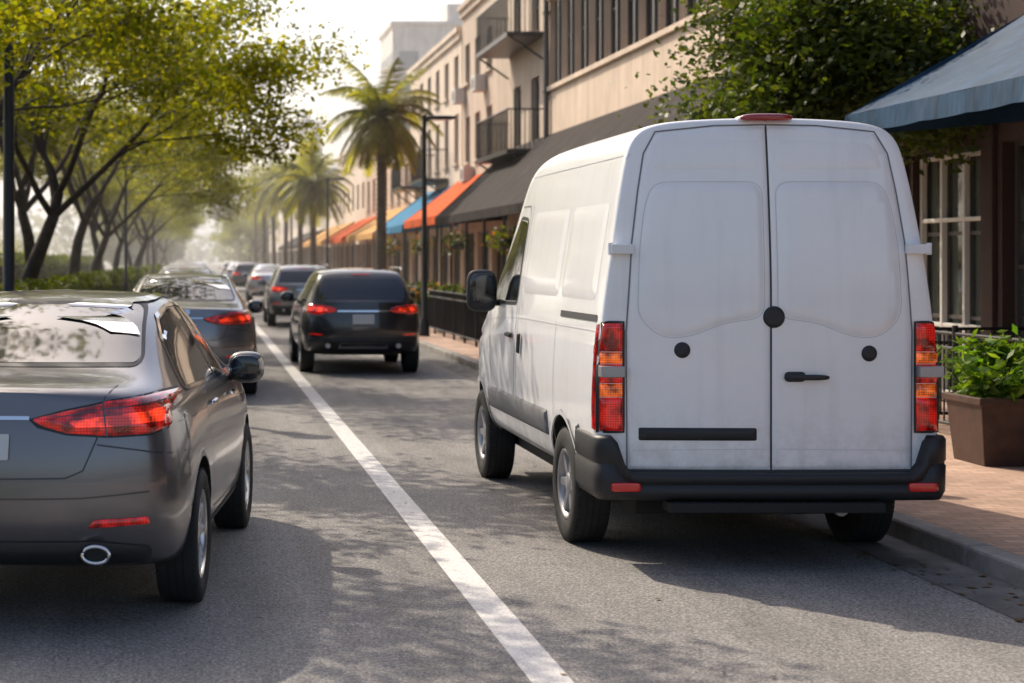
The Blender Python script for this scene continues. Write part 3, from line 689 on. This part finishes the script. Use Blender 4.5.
# ------------------------------------------------------------ trees
def tree_mesh(seed,spread=1.0,nl=290,ls=.105,leaf='leaf',flat=.5,trunk_h=3.0,R=.19,lens=(2.8,2.1,1.5),limbs=5,el0=(42,68),zk=.75):
    rd=random.Random(seed); mb=MB(); P=[]
    def rv(s): return Vector((rd.gauss(0,s),rd.gauss(0,s),rd.gauss(0,s)))
    def grow(p,d,L,r,lv):
        pts=[p.copy()];rad=[r];q=p.copy();n=6
        for i in range(n):
            d=(d+rv(.10)+Vector((0,0,.05 if lv<2 else -.02))).normalized(); q=q+d*L/n; pts.append(q.copy()); rad.append(r*(1-.5*(i+1)/n))
        mb.tube(pts,rad,8 if lv<2 else 5,0,True,False)
        if lv==3:
            for t in (.5,1.0):
                c=pts[int(t*n)]; k=int(nl*rd.uniform(.4,1.0)*(.6 if t<1 else 1))
                sg=rd.uniform(.26,.45)
                P.append(np.array(c)+RNG.normal(size=(k,3)).clip(-1.8,1.8)*np.array([sg,sg,sg*flat]))
            return
        k=limbs if lv==0 else 4
        for i in range(k):
            a=2*math.pi*(i+rd.uniform(-.3,.3))/k+seed
            if lv==0:
                el=math.radians(rd.uniform(*el0)); nd=Vector((math.cos(a)*math.cos(el),math.sin(a)*math.cos(el),math.sin(el)))
                st=pts[-1] if i%2 else pts[-2]
            else:
                side=d.cross(Vector((0,0,1))).normalized()
                ang=rd.uniform(-1.1,1.1); nd=(d+side*math.tan(ang*.8)*.9+Vector((0,0,rd.uniform(-.35,.3)))).normalized()
                nd.z*=zk; nd.normalize(); st=pts[[3,4,5,6][i%4]]
            grow(st,nd,lens[lv]*rd.uniform(.8,1.15)*spread,rad[-1]*.72,lv+1)
    grow(Vector((0,0,0)),Vector((rd.uniform(-.15,.15),rd.uniform(-.1,.1),1)),trunk_h,R,0)
    A=np.concatenate(P); mb.leaves(A,ls,1,.55)
    return mb.mesh('tree',['bark',leaf])
tm=[tree_mesh(s) for s in (1,2,3)]
tmh=[]
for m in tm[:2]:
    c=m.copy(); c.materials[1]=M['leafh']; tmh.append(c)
def tree(name,me,loc,rz,sc):
    o=bpy.data.objects.new(name,me); o.location=loc; o.rotation_euler=(0,0,rz); o.scale=(sc,sc,sc); col.objects.link(o); return o
ys=[17,25.5,33,41,49,58,68,79,92]
for i,y in enumerate(ys):
    tree('street_tree',tm[i%3],(-3.7+random.uniform(-.3,.3)-(1.0 if i==0 else 0),y,.1),i*2.1+.5,1.05+random.uniform(-.05,.1))
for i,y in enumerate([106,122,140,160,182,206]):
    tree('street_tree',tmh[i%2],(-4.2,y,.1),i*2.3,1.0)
for i,y in enumerate([34,48,62,80,102]):
    tree('street_tree',tm[(i+1)%3],(-17+random.uniform(-1,1),y,.0),i*1.7,1.3)
for i,y in enumerate([190,225,250]):
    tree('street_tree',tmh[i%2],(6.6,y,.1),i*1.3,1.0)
nm=tree_mesh(11,.5,360,.085,'leafd',.8,3.4,.12,(1.5,1.3,1.0),6,(35,78),.9)
tree('shade_tree',nm,(7.5,20.3,.12),.6,1.05)

def palm_mesh(seed,H,n=40,L=2.0,leaf='palm'):
    rd=random.Random(seed); mb=MB()
    pts=[(math.sin(t*1.5)*.12,0,H*t) for t in [i/10 for i in range(11)]]
    mb.tube(pts,[.2,.17,.155,.15,.145,.14,.14,.14,.15,.17,.12],12,0)
    for i in range(40): 
        z=H*(i+.5)/40; x=math.sin(z/H*1.5)*.12; mb.tube([(x,0,z-.02),(x,0,z+.02)],[.175,.165],12,0)
    top=Vector(pts[-1])
    for i in range(n):
        a=i*2.399; el=math.radians(84-125*(i/n)**.85+rd.uniform(-7,7)); p=top.copy(); d=Vector((math.cos(a)*math.cos(el),math.sin(a)*math.cos(el),math.sin(el)))
        K=22; pp=[p.copy()]; l=L*rd.uniform(.8,1.1)
        for k in range(K):
            d=(d+Vector((0,0,-.065-.03*k/K))).normalized(); p=p+d*l/K; pp.append(p.copy())
        mb.tube(pp[::3],[.028*(1-.12*j) for j in range(len(pp[::3]))],5,1,True,False)
        for k in range(3,K+1):
            for u in (0,.5):
                if k==K and u: continue
                c=pp[k] if not u else (pp[k]+pp[min(k+1,K)])/2
                t=(pp[min(k+1,K)]-pp[k-1]).normalized(); sd=t.cross(Vector((0,0,1))).normalized()
                wl=.58*math.sin(math.pi*min(1,(k+u)/K*.85+.15))**.7+.08
                for sg in (1,-1):
                    e=c+(sd*sg*.75+t*.6+Vector((0,0,-.5+rd.uniform(-.25,.2)))).normalized()*wl*rd.uniform(.8,1.1)
                    w=t*.034
                    mb.add([c-w,c+w,e],[(0,1,2)],1)
    return mb.mesh('palm',['palmbark',leaf])
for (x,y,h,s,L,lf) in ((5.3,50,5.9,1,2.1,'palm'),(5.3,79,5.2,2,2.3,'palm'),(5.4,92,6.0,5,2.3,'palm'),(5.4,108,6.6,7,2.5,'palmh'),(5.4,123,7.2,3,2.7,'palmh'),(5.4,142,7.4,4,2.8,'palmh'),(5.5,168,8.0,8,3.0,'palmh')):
    tree('palm_tree',palm_mesh(s,h,44,L,lf),(x,y,.12),s,1)

def hedge(name,x0,x1,y0,y1,z0,z1,n,ls,mat='hedge'):
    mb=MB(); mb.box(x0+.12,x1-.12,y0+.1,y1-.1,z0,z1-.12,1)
    A=RNG.uniform([x0,y0,z0],[x1,y1,z1],(n,3)); k=RNG.integers(0,3,n)
    A[k==0,2]=z1-np.abs(RNG.normal(size=(k==0).sum()))*.08
    A[k==1,0]=x1-np.abs(RNG.normal(size=(k==1).sum()))*.08
    m=(k==2); A[m,1]=y0+np.abs(RNG.normal(size=m.sum()))*.08
    A[:,2]+=.12*np.sin(A[:,1]*1.7)+.07*np.sin(A[:,1]*4.3+A[:,0]*3); A[:,0]+=.08*np.sin(A[:,1]*2.3+A[:,2]*3)
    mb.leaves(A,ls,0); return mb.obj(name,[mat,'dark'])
hedge('hedge',-3.4,-2.75,18,60,.1,1.3,24000,.10)
hedge('hedge',-3.4,-2.75,62,150,.1,1.3,12000,.18)
hedge('hedge',-7.8,-6.8,20,120,.1,1.9,14000,.22)
mb=MB(); P=[]
for i in range(70):
    c=np.array([random.uniform(-17,-15.5),22+i*2.0,random.uniform(1.0,2.8)]); r=random.uniform(.8,1.5)
    P.append(c+RNG.normal(size=(170,3)).clip(-1.8,1.8)*r*.55)
mb.leaves(np.concatenate(P),.28,0); mb.obj('shrub_belt',['leaf'])
mb=MB()
P=RNG.uniform([-6.9,10,.1],[-2.5,90,.2],(16000,3)); mb.leaves(P,.14,0,.15,0); mb.obj('grass_tufts',['hedge'])
mb=MB()
P=[]
rd=random.Random(5)
for i in range(220):
    x=rd.uniform(-260,300); y=rd.uniform(330,470); 
    if -5<x<7: y=rd.uniform(520,600)
    h=rd.uniform(7,14)*(1.1 if abs(x)>12 else .9); r=rd.uniform(4,7)
    u=RNG.normal(size=(170,3)); u/=np.linalg.norm(u,axis=1)[:,None]; u*=RNG.uniform(.75,1.05,(170,1))
    P.append(np.array([x,y,h*.55])+u*np.array([r,r,h*.5]))
for i in range(60):
    y=rd.uniform(215,420); x=rd.choice((-1,1))*rd.uniform(7,13)+1; h=rd.uniform(6.5,10)
    u=RNG.normal(size=(240,3)); u/=np.linalg.norm(u,axis=1)[:,None]; u*=RNG.uniform(.7,1.05,(240,1))
    P.append(np.array([x,y,h*.6])+u*np.array([3,3,h*.42]))
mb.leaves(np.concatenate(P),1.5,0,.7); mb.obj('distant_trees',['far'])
mb=MB()
N=60
for i in range(N):
    x0=-700+1500*i/N;x1=-700+1500*(i+1)/N
    hz=lambda x: 38+18*math.sin(x*.006+1)+7*math.sin(x*.021)
    mb.quad((x0,1300,-5),(x1,1300,-5),(x1,1420,hz(x1)),(x0,1420,hz(x0)))
mb.obj('hills',[simple('hazy_hills',(.45,.50,.48),1)])  # pale hill colour has distance haze painted in

# ------------------------------------------------------------ buildings
XF=8.8
def facade(mb,X,y0,y1,z0,z1,ops,rec=.18,fm=2):
    ys_=sorted({y0,y1,*[o[0] for o in ops],*[o[1] for o in ops]}); zs_=sorted({z0,z1,*[o[2] for o in ops],*[o[3] for o in ops]})
    for a,b in zip(ys_[:-1],ys_[1:]):
        for c,d in zip(zs_[:-1],zs_[1:]):
            m=((a+b)/2,(c+d)/2)
            if any(o[0]<m[0]<o[1] and o[2]<m[1]<o[3] for o in ops): continue
            mb.quad((X,a,c),(X,a,d),(X,b,d),(X,b,c),0)
    for o in ops:
        a,b,c,d=o[:4]; nv,nh=o[4:6] if len(o)>5 else (1,1)
        r=X+rec+.06
        mb.quad((X,a,c),(r,a,c),(r,a,d),(X,a,d),0); mb.quad((X,b,c),(X,b,d),(r,b,d),(r,b,c),0)
        mb.quad((X,a,d),(r,a,d),(r,b,d),(X,b,d),0); mb.quad((X,a,c),(X,b,c),(r,b,c),(r,a,c),0)
        g=X+rec
        mb.quad((g,a,c),(g,a,d),(g,b,d),(g,b,c),1)
        f=.05
        mb.box(g-.04,g+.01,a,a+f,c,d,fm); mb.box(g-.04,g+.01,b-f,b,c,d,fm); mb.box(g-.04,g+.01,a+f,b-f,d-f,d,fm); mb.box(g-.04,g+.01,a+f,b-f,c,c+f,fm)
        for i in range(1,nv): yy=a+(b-a)*i/nv; mb.box(g-.035,g+.008,yy-.025,yy+.025,c+f,d-f,fm)
        for i in range(1,nh): zz=c+(d-c)*i/nh; mb.box(g-.032,g+.006,a+f,b-f,zz-.022,zz+.022,fm)
def building(name,y0,y1,H,wall,ops,X=XF,depth=14,cornice=True,gl='glass',fr='frame'):
    root=empty(name,(X,y0,0)); mb=MB()
    facade(mb,0,0,y1-y0,.0,H,[(a-y0,b-y0,*r) for a,b,*r in ops])
    mb.obj('front_wall',[wall,gl,fr],root)
    mb=MB(); mb.quad((0,0,0),(depth,0,0),(depth,0,H),(0,0,H)); mb.quad((0,y1-y0,0),(0,y1-y0,H),(depth,y1-y0,H),(depth,y1-y0,0))
    mb.quad((0,0,H),(depth,0,H),(depth,y1-y0,H),(0,y1-y0,H)); mb.quad((depth,0,0),(depth,y1-y0,0),(depth,y1-y0,H),(depth,0,H))
    mb.obj('side_walls_and_roof',[wall],root)
    if cornice:
        mb=MB(); L=y1-y0
        mb.box(-.10,-.003,.02,L-.02,H-.35,H-.12); mb.box(-.18,.2,.01,L-.01,H-.12,H+.06)
        mb.obj('cornice',[wall],root,bevel=.01)
    return root
def shop(y0,y1,n,doors=()):
    o=[];w=(y1-y0)/n
    for i in range(n):
        a=y0+i*w+.3;b=y0+(i+1)*w-.3
        if i in doors: o.append((a,b,.13,2.7,2,1))
        else: o.append((a,b,.55,2.7,3,1))
    return o
def wins(y0,y1,n,z0,z1,w,nv=2,nh=2):
    s=(y1-y0)/n; return [(y0+s*(i+.5)-w/2,y0+s*(i+.5)+w/2,z0,z1,nv,nh) for i in range(n)]
def sills(root,ops,y0,mat='trim'):
    mb=MB()
    for a,b,c,d,*_ in ops:
        if c>3.5: mb.box(-.10,-.003,a-y0-.06,b-y0+.06,c-.09,c-.003)
    mb.obj('sills',[mat],root,bevel=.008)
o0=[(8.2,11,.5,3.1,3,1),(11.6,14.2,.5,3.1,3,1),(14.8,16.4,.5,3.1,2,1),(16.7,18.65,.35,3.1,2,2),(19.15,21.0,.14,3.1,3,3),(21.5,23.4,.55,3.0,2,1),(24,27,.55,3,3,1)]
o0u=wins(5,27.7,8,6.0,8.0,1.6)
b=building('brown_storefront_building',4,27.9,9.8,'brown',o0+o0u,gl='shopg'); sills(b,o0u,4)
mb=MB()
for y in (16.55,18.9,21.25): mb.box(-.06,-.004,y-4-.14,y-4+.14,.12,3.3,0); mb.box(-.10,-.004,y-4-.17,y-4+.17,.12,.45,0)
mb.box(-.08,-.004,10.5,19.3,3.32,3.5,0)
for y in (19.2,19.78,20.38,20.95): mb.box(.08,.15,y-4-.03,y-4+.03,.16,3.04,1)
for z in (.2,1.0,2.25,3.0): mb.box(.085,.145,15.24,16.93,z,z+.05,1)
mb.obj('storefront_columns',['brown','wframe'],b,bevel=.008)
wA=[(28.5+i*1.45,28.5+i*1.45+1.22,6.15,8.3,2,2) for i in range(10)]
oA=shop(28,43,5,(2,))+wA
b=building('beige_office_building',28,43,9.9,'stucco',oA)
mb=MB(); mb.box(-.09,-.003,.3,14.8,6.03,6.145,0); mb.box(-.09,-.003,.3,14.8,8.305,8.42,0)
for i in range(9): mb.box(-.07,-.004,.5+i*1.45+1.27,.5+i*1.45+1.40,6.15,8.30,1)
mb.obj('window_band_trim',['stucco','frame'],b,bevel=.008)
mb=MB(); mb.tube([(-.09,14.75,3.2),(-.09,14.75,9.6)],.07,10,0)
for z in (4,6,8): mb.box(-.17,-.003,14.65,14.85,z,z+.05,0)
mb.obj('drainpipe',['frame'],b)
def balcony(name,root,y0,y1,z,d=.95):
    mb=MB(); mb.box(-d,-.003,y0,y1,z-.12,z,0)
    n=int((y1-y0)/.15)
    mb.tube([(-d+.03,y0+.03,z+1.02),(-d+.03,y1-.03,z+1.02)],.025,6,0)
    for i in range(n+1):
        y=y0+.03+(y1-y0-.06)*i/n; mb.box(-d+.02,-d+.04,y-.008,y+.008,z,z+1.02,0)
    for y in (y0+.03,y1-.03):
        mb.tube([(-d+.03,y,z+1.02),(-.01,y,z+1.02)],.022,6,0)
        for i in range(7): mb.box(-d+.1+i*.12,-d+.12+i*.12,y-.008,y+.008,z,z+1.02,0)
        mb.tube([(-d+.1,y,z-.12),(-.02,y,z-.7)],.03,6,0)
    return mb.obj(name,['iron'],root)
oB=shop(43.2,57,5,(1,))+[(44.1,45.2,4.75,6.6,2,2),(46.6,47.7,4.75,6.6,2,2),(51.2,52.2,5.0,6.5,1,2),(53.4,54.4,5.0,6.5,1,2),(55.4,56.4,5.0,6.5,1,2)]\
  +[(44.1,45.2,7.75,9.2,2,2),(46.6,47.7,7.75,9.2,2,2),(51.2,52.2,7.6,8.9,1,2),(53.4,54.4,7.6,8.9,1,2),(55.4,56.4,7.6,8.9,1,2)]
b=building('balcony_apartment_building',43.2,57,10.2,'stucco3',oB); sills(b,oB,43.2)
balcony('balcony_lower',b,.3,5.2,4.65); balcony('balcony_upper',b,.3,5.2,7.65)
mb=MB()
for y,z in ((8.9,7.0),(11.2,4.3),(13.0,7.0)): 
    mb.box(-.38,-.03,y,y+.75,z,z+.5,0); mb.tube([(-.39,y+.37,z+.25),(-.385,y+.37,z+.25)],.19,16,1)
mb.obj('air_conditioners',['wframe','frame'],b,bevel=.02)
oC=shop(57.2,71,5,(3,))+wins(57.2,71,6,5.1,6.8,1.0)+wins(57.2,71,6,7.5,8.8,1.0)
b=building('cream_shop_building',57.2,71,9.6,'stucco2',oC); sills(b,oC,57.2); balcony('balcony',b,3,6.5,4.7); balcony('balcony_b',b,9.4,12.6,4.7)
oD=shop(71.2,90,6)+wins(71.2,90,7,4.4,5.9,1.2)
b=building('warm_shop_building',71.2,90,7.2,'pinkst',oD); sills(b,oD,71.2)
y=90.2
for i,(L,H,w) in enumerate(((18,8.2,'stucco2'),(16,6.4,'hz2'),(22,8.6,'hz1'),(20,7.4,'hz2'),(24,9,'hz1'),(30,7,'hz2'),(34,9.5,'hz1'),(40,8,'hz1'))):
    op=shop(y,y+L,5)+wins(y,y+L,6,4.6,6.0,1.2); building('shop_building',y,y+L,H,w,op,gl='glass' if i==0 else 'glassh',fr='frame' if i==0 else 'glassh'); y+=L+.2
def block(name,x0,x1,y0,y1,H,wall,nz,ny,gm='glassh'):
    root=empty(name,(x0,y0,0)); mb=MB(); W=x1-x0
    mb.box(0,W,0,y1-y0,0,H,0); mb.box(W*.3,W*.6,2,6,H+.36,H+2.2,0); mb.box(-.2,W+.2,-.2,y1-y0+.2,H+.003,H+.35,0)
    for k in range(nz):
        z=4+(H-5)*k/nz
        for i in range(ny): 
            x=W*(i+.2)/ny; mb.box(x,x+W*.6/ny,-.06,.02,z,z+(H-5)/nz*.55,1)
            yy=(y1-y0)*(i+.2)/ny; mb.box(-.06,.02,yy,yy+(y1-y0)*.6/ny,z,z+(H-5)/nz*.55,1)
    mb.obj('tower_shell',[wall,gm],root)
block('office_tower',17.0,34,150,160,22.5,'towerm',6,6)
block('glass_tower',17,21.5,300,306,26,'towerm',8,4,'glassb')

# ------------------------------------------------------------ awnings
def awning(name,y0,y1,xo,zo,zi,mat,val=.22,posts=True):
    root=empty(name,(0,0,0)); mb=MB(); n=max(4,int((y1-y0)/.5)); K=6
    vs=[]
    for i in range(n+1):
        y=y0+(y1-y0)*i/n
        for k in range(K+1):
            t=k/K; sag=-.05*math.sin(math.pi*t)-.02*math.sin(i*2.1)*math.sin(math.pi*t)
            vs.append((xo+(XF-.02-xo)*t,y,zo+(zi-zo)*t+sag))
    mb.add(vs,[(i*(K+1)+k,i*(K+1)+k+1,(i+1)*(K+1)+k+1,(i+1)*(K+1)+k) for i in range(n) for k in range(K)],0,True)
    vv=[];m=(int((y1-y0)/.06))
    for i in range(m+1):
        y=y0+(y1-y0)*i/m; s=abs(math.sin((y-y0)*math.pi/.9))**.5
        vv+= [(xo-.004+.008*math.sin(y*3),y,zo),(xo-.008+.012*math.sin(y*3+.5),y,zo-val*.93-val*.07*s)]
    mb.add(vv,[(2*i,2*i+1,2*i+3,2*i+2) for i in range(m)],0)
    for y in (y0,y1): mb.add([(xo,y,zo),(XF-.02,y,zi),(XF-.02,y,zo-.05),(xo,y,zo-val)],[(0,1,2,3)],0)
    mb.obj('canopy',[mat],root)
    mb=MB(); mb.tube([(xo+.03,y0,zo-.04),(xo+.03,y1,zo-.04)],.02,6,0)
    k=max(2,int((y1-y0)/2.5))
    for i in range(k+1):
        y=y0+.03+(y1-y0-.06)*i/k; mb.tube([(xo+.03,y,zo-.04),(XF-.04,y,zi-.09)],.018,6,0)
        if posts: mb.tube([(xo+.06,y,.12),(xo+.06,y,zo-.05)],.035,8,0)
    mb.obj('frame',['iron'],root); return root
awning('blue_awning',7,17.9,6.8,3.32,4.45,'awnblue',.22,posts=False)
awning('charcoal_awning',27,48.5,6.7,3.0,4.95,'awnblack',.22)
awning('orange_awning',49,57.5,6.9,3.1,4.5,'awnor',.25)
awning('teal_awning',58,66.5,6.9,3.0,4.4,'awnsky',.25)
awning('striped_awning',68,80,6.9,2.9,4.1,'awnye',.25)
awning('red_awning',83,93,6.9,2.9,4.0,'awnor',.25)
awning('cream_awning',97,115,6.9,2.9,4.0,'awnye',.25)
awning('dark_awning',120,150,6.9,2.9,4.0,'awnblack',.25)

# ------------------------------------------------------------ street furniture
def railing(name,pts,h=.98,base=.12):
    mb=MB()
    for a,b in zip(pts[:-1],pts[1:]):
        a=Vector((*a,base));b=Vector((*b,base));L=(b-a).length;d=(b-a)/L
        for z in (.12,h-.14,h): mb.tube([a+Vector((0,0,z)),b+Vector((0,0,z))],.019,6,0)
        n=int(L/.12)
        for i in range(n+1):
            p=a+d*L*i/n; mb.tube([p+Vector((0,0,.12 if i%12 else 0)),p+Vector((0,0,h if i%12 else h+.08))],.009 if i%12 else .028,6,0)
    return mb.obj(name,['iron'])
railing('iron_railing',[(7.15,13.2),(7.15,17.3),(8.7,17.3)])
railing('iron_railing',[(5.35,30),(5.35,41)]); railing('iron_railing',[(5.6,43.5),(5.6,60)])
def planter(name,x,y,w,h,n,plant='fern',ph=.38,fl=False,ls=.10,pot='terracotta'):
    root=empty(name,(x,y,.12)); mb=MB(); a=w/2; b=w/2*.86
    def ring(s,z): return [(-s,-s,z),(s,-s,z),(s,s,z),(-s,s,z)]
    vs=ring(b,0)+ring(a,h-.06)+ring(a+.025,h-.06)+ring(a+.025,h)+ring(a-.03,h)+ring(a-.03,h-.05)
    fs=[]
    for k in range(5):
        for j in range(4): fs.append((k*4+j,k*4+(j+1)%4,(k+1)*4+(j+1)%4,(k+1)*4+j))
    fs.append((20,21,22,23)); fs.append((3,2,1,0)); mb.add(vs,fs,0)
    mb.obj('pot',[pot],root,bevel=.008)
    mb=MB(); P=[]
    for i in range(n):
        an=random.uniform(0,6.28); rr=random.uniform(0,a*.8); p=Vector((rr*math.cos(an),rr*math.sin(an),h-.05)); d=Vector((math.cos(an)*rr/a*.9,math.sin(an)*rr/a*.9,1)).normalized()
        L=ph*random.uniform(.6,1.15); pts=[p,p+d*L*.5,p+d*L+Vector((d.x*.1,d.y*.1,-.03))]
        mb.tube(pts,[.006,.005,.003],4,0,True,False)
        for t in np.linspace(.2,1,9):
            q=p+d*L*t; P.append(np.array(q)+RNG.normal(size=(4,3))*.045)
    mb.leaves(np.concatenate(P),ls,0,.38)
    if fl: mb.leaves(np.concatenate(P)[::8]+np.array([0,0,.03]),.09,1,.9)
    mb.obj('plant',[plant,'flower'],root); return root
planter('planter_box',6.66,14.1,.66,.56,85,ls=.10,ph=.44)
planter('planter_box',7.9,15.2,.6,.5,40)
for i,(x,y,f) in enumerate(((5.8,33,0),(5.8,36,0),(5.8,39.5,0),(5.8,43,1),(5.9,47,0),(5.9,53,1),(5.9,57,0),(5.9,63,1))):
    planter('flower_planter',x,y,.6,.55,30,'hedge' if i%2 else 'leafd',.55,bool(f),.13,'darkpot')
for y in (31.5,37.5,44.5,52,60):
    r=empty('hanging_basket',(6.75,y,2.25)); mb=MB()
    u=RNG.normal(size=(260,3)).clip(-2,2)*np.array([.2,.2,.15]); mb.leaves(u,.1,0); mb.leaves(RNG.normal(size=(22,3))*np.array([.22,.22,.14]),.07,1,.9)
    mb.tube([(0,0,0),(0,0,.65)],.01,5,2); mb.blob((0,0,-.08),(.16,.16,.12),.9,2,12,8); mb.obj('basket',['hedge','flower','iron'],r)
def street_lamp(name,x,y,H,arm):
    mb=MB(); mb.tube([(0,0,0),(0,0,.35),(0,0,.4),(0,0,H)],[.12,.11,.065,.045],14,0)
    s=arm; mb.tube([(0,0,H-.12),(s*.5,0,H-.02),(s,0,H-.02)],[.035,.03,.025],8,0)
    mb.blob((s*1.0,0,H-.03),(.34,.13,.045),.6,0); mb.blob((s*1.0,0,H-.07),(.26,.09,.02),.6,1)
    mb.blob((0,0,H),(.05,.05,.05),1,0)
    o=mb.obj(name,['iron','clear']); o.location=(x,y,.12); return o
street_lamp('street_lamp',4.95,37.5,4.85,.35)
street_lamp('street_lamp',4.95,66,4.85,.35); street_lamp('street_lamp',4.95,92,4.85,.35)
def lantern(name,x,y,H,r=.085):
    mb=MB(); mb.tube([(0,0,0),(0,0,.5),(0,0,.55),(0,0,.9),(0,0,.95),(0,0,H)],[.17,.15,.12,.11,r,r*.8],16,0)
    mb.tube([(0,0,H),(0,0,H+.1)],[.06,.16],12,0); mb.tube([(0,0,H+.1),(0,0,H+.55)],[.13,.2],8,1); mb.tube([(0,0,H+.55),(0,0,H+.8)],[.24,.02],8,0)
    o=mb.obj(name,['iron','clear']); o.location=(x,y,.1); return o
lantern('lamp_post',-2.62,23.3,6.2); lantern('lamp_post',-2.62,60,5.0,.06); lantern('lamp_post',-2.62,95,5.0,.06)

# ------------------------------------------------------------ atmospheric haze (real participating medium over the far street)
hm=bpy.data.materials.new('haze_air'); hm.use_nodes=True; ht=hm.node_tree
for n in list(ht.nodes): ht.nodes.remove(n)
ho=ht.nodes.new('ShaderNodeOutputMaterial'); hv=ht.nodes.new('ShaderNodeVolumeScatter')
hv.inputs['Color'].default_value=(1,.97,.92,1); hv.inputs['Density'].default_value=.0017; hv.inputs['Anisotropy'].default_value=.55
ht.links.new(hv.outputs[0],ho.inputs['Volume'])
mb=MB(); mb.box(-400,400,34,1250,-.5,45); hz_o=mb.obj('haze',[hm])

# ------------------------------------------------------------ light & camera
EL=math.radians(44); AZ=math.radians(-32)
sv_=Vector((math.sin(AZ)*math.cos(EL),math.cos(AZ)*math.cos(EL),math.sin(EL)))
sl=bpy.data.lights.new('sun','SUN'); sl.energy=5.0; sl.angle=math.radians(.5); sl.color=(1,.89,.73)
so=bpy.data.objects.new('sun',sl); so.rotation_euler=sv_.to_track_quat('Z','Y').to_euler(); so.location=(0,0,50); col.objects.link(so)
w=bpy.data.worlds.new('World'); S.world=w; w.use_nodes=True; nt=w.node_tree
sk=nt.nodes.new('ShaderNodeTexSky'); sk.sky_type='NISHITA'; sk.sun_disc=False; sk.sun_elevation=EL; sk.sun_rotation=AZ
sk.air_density=1.0; sk.dust_density=4.0; sk.ozone_density=1.3
wt=mix(nt,1.0,sk.outputs[0],(1.44,1.40,1.38),'MULTIPLY')
nt.links.new(wt,nt.nodes['Background'].inputs['Color']); nt.nodes['Background'].inputs['Strength'].default_value=.15
cam=bpy.data.cameras.new('camera'); co=bpy.data.objects.new('camera',cam); col.objects.link(co)
co.location=(0,0,1.8); co.rotation_euler=(math.radians(90),0,0)
cam.sensor_width=36; cam.lens=36*1700/1024; cam.shift_x=(512-200)/1024; cam.shift_y=-(341.5-260)/1024
cam.clip_end=5000; cam.clip_start=.1
cam.dof.use_dof=True; cam.dof.focus_distance=10.3; cam.dof.aperture_fstop=2.5
S.camera=co
S.view_settings.view_transform='Standard'; S.view_settings.look='None'; S.view_settings.exposure=0
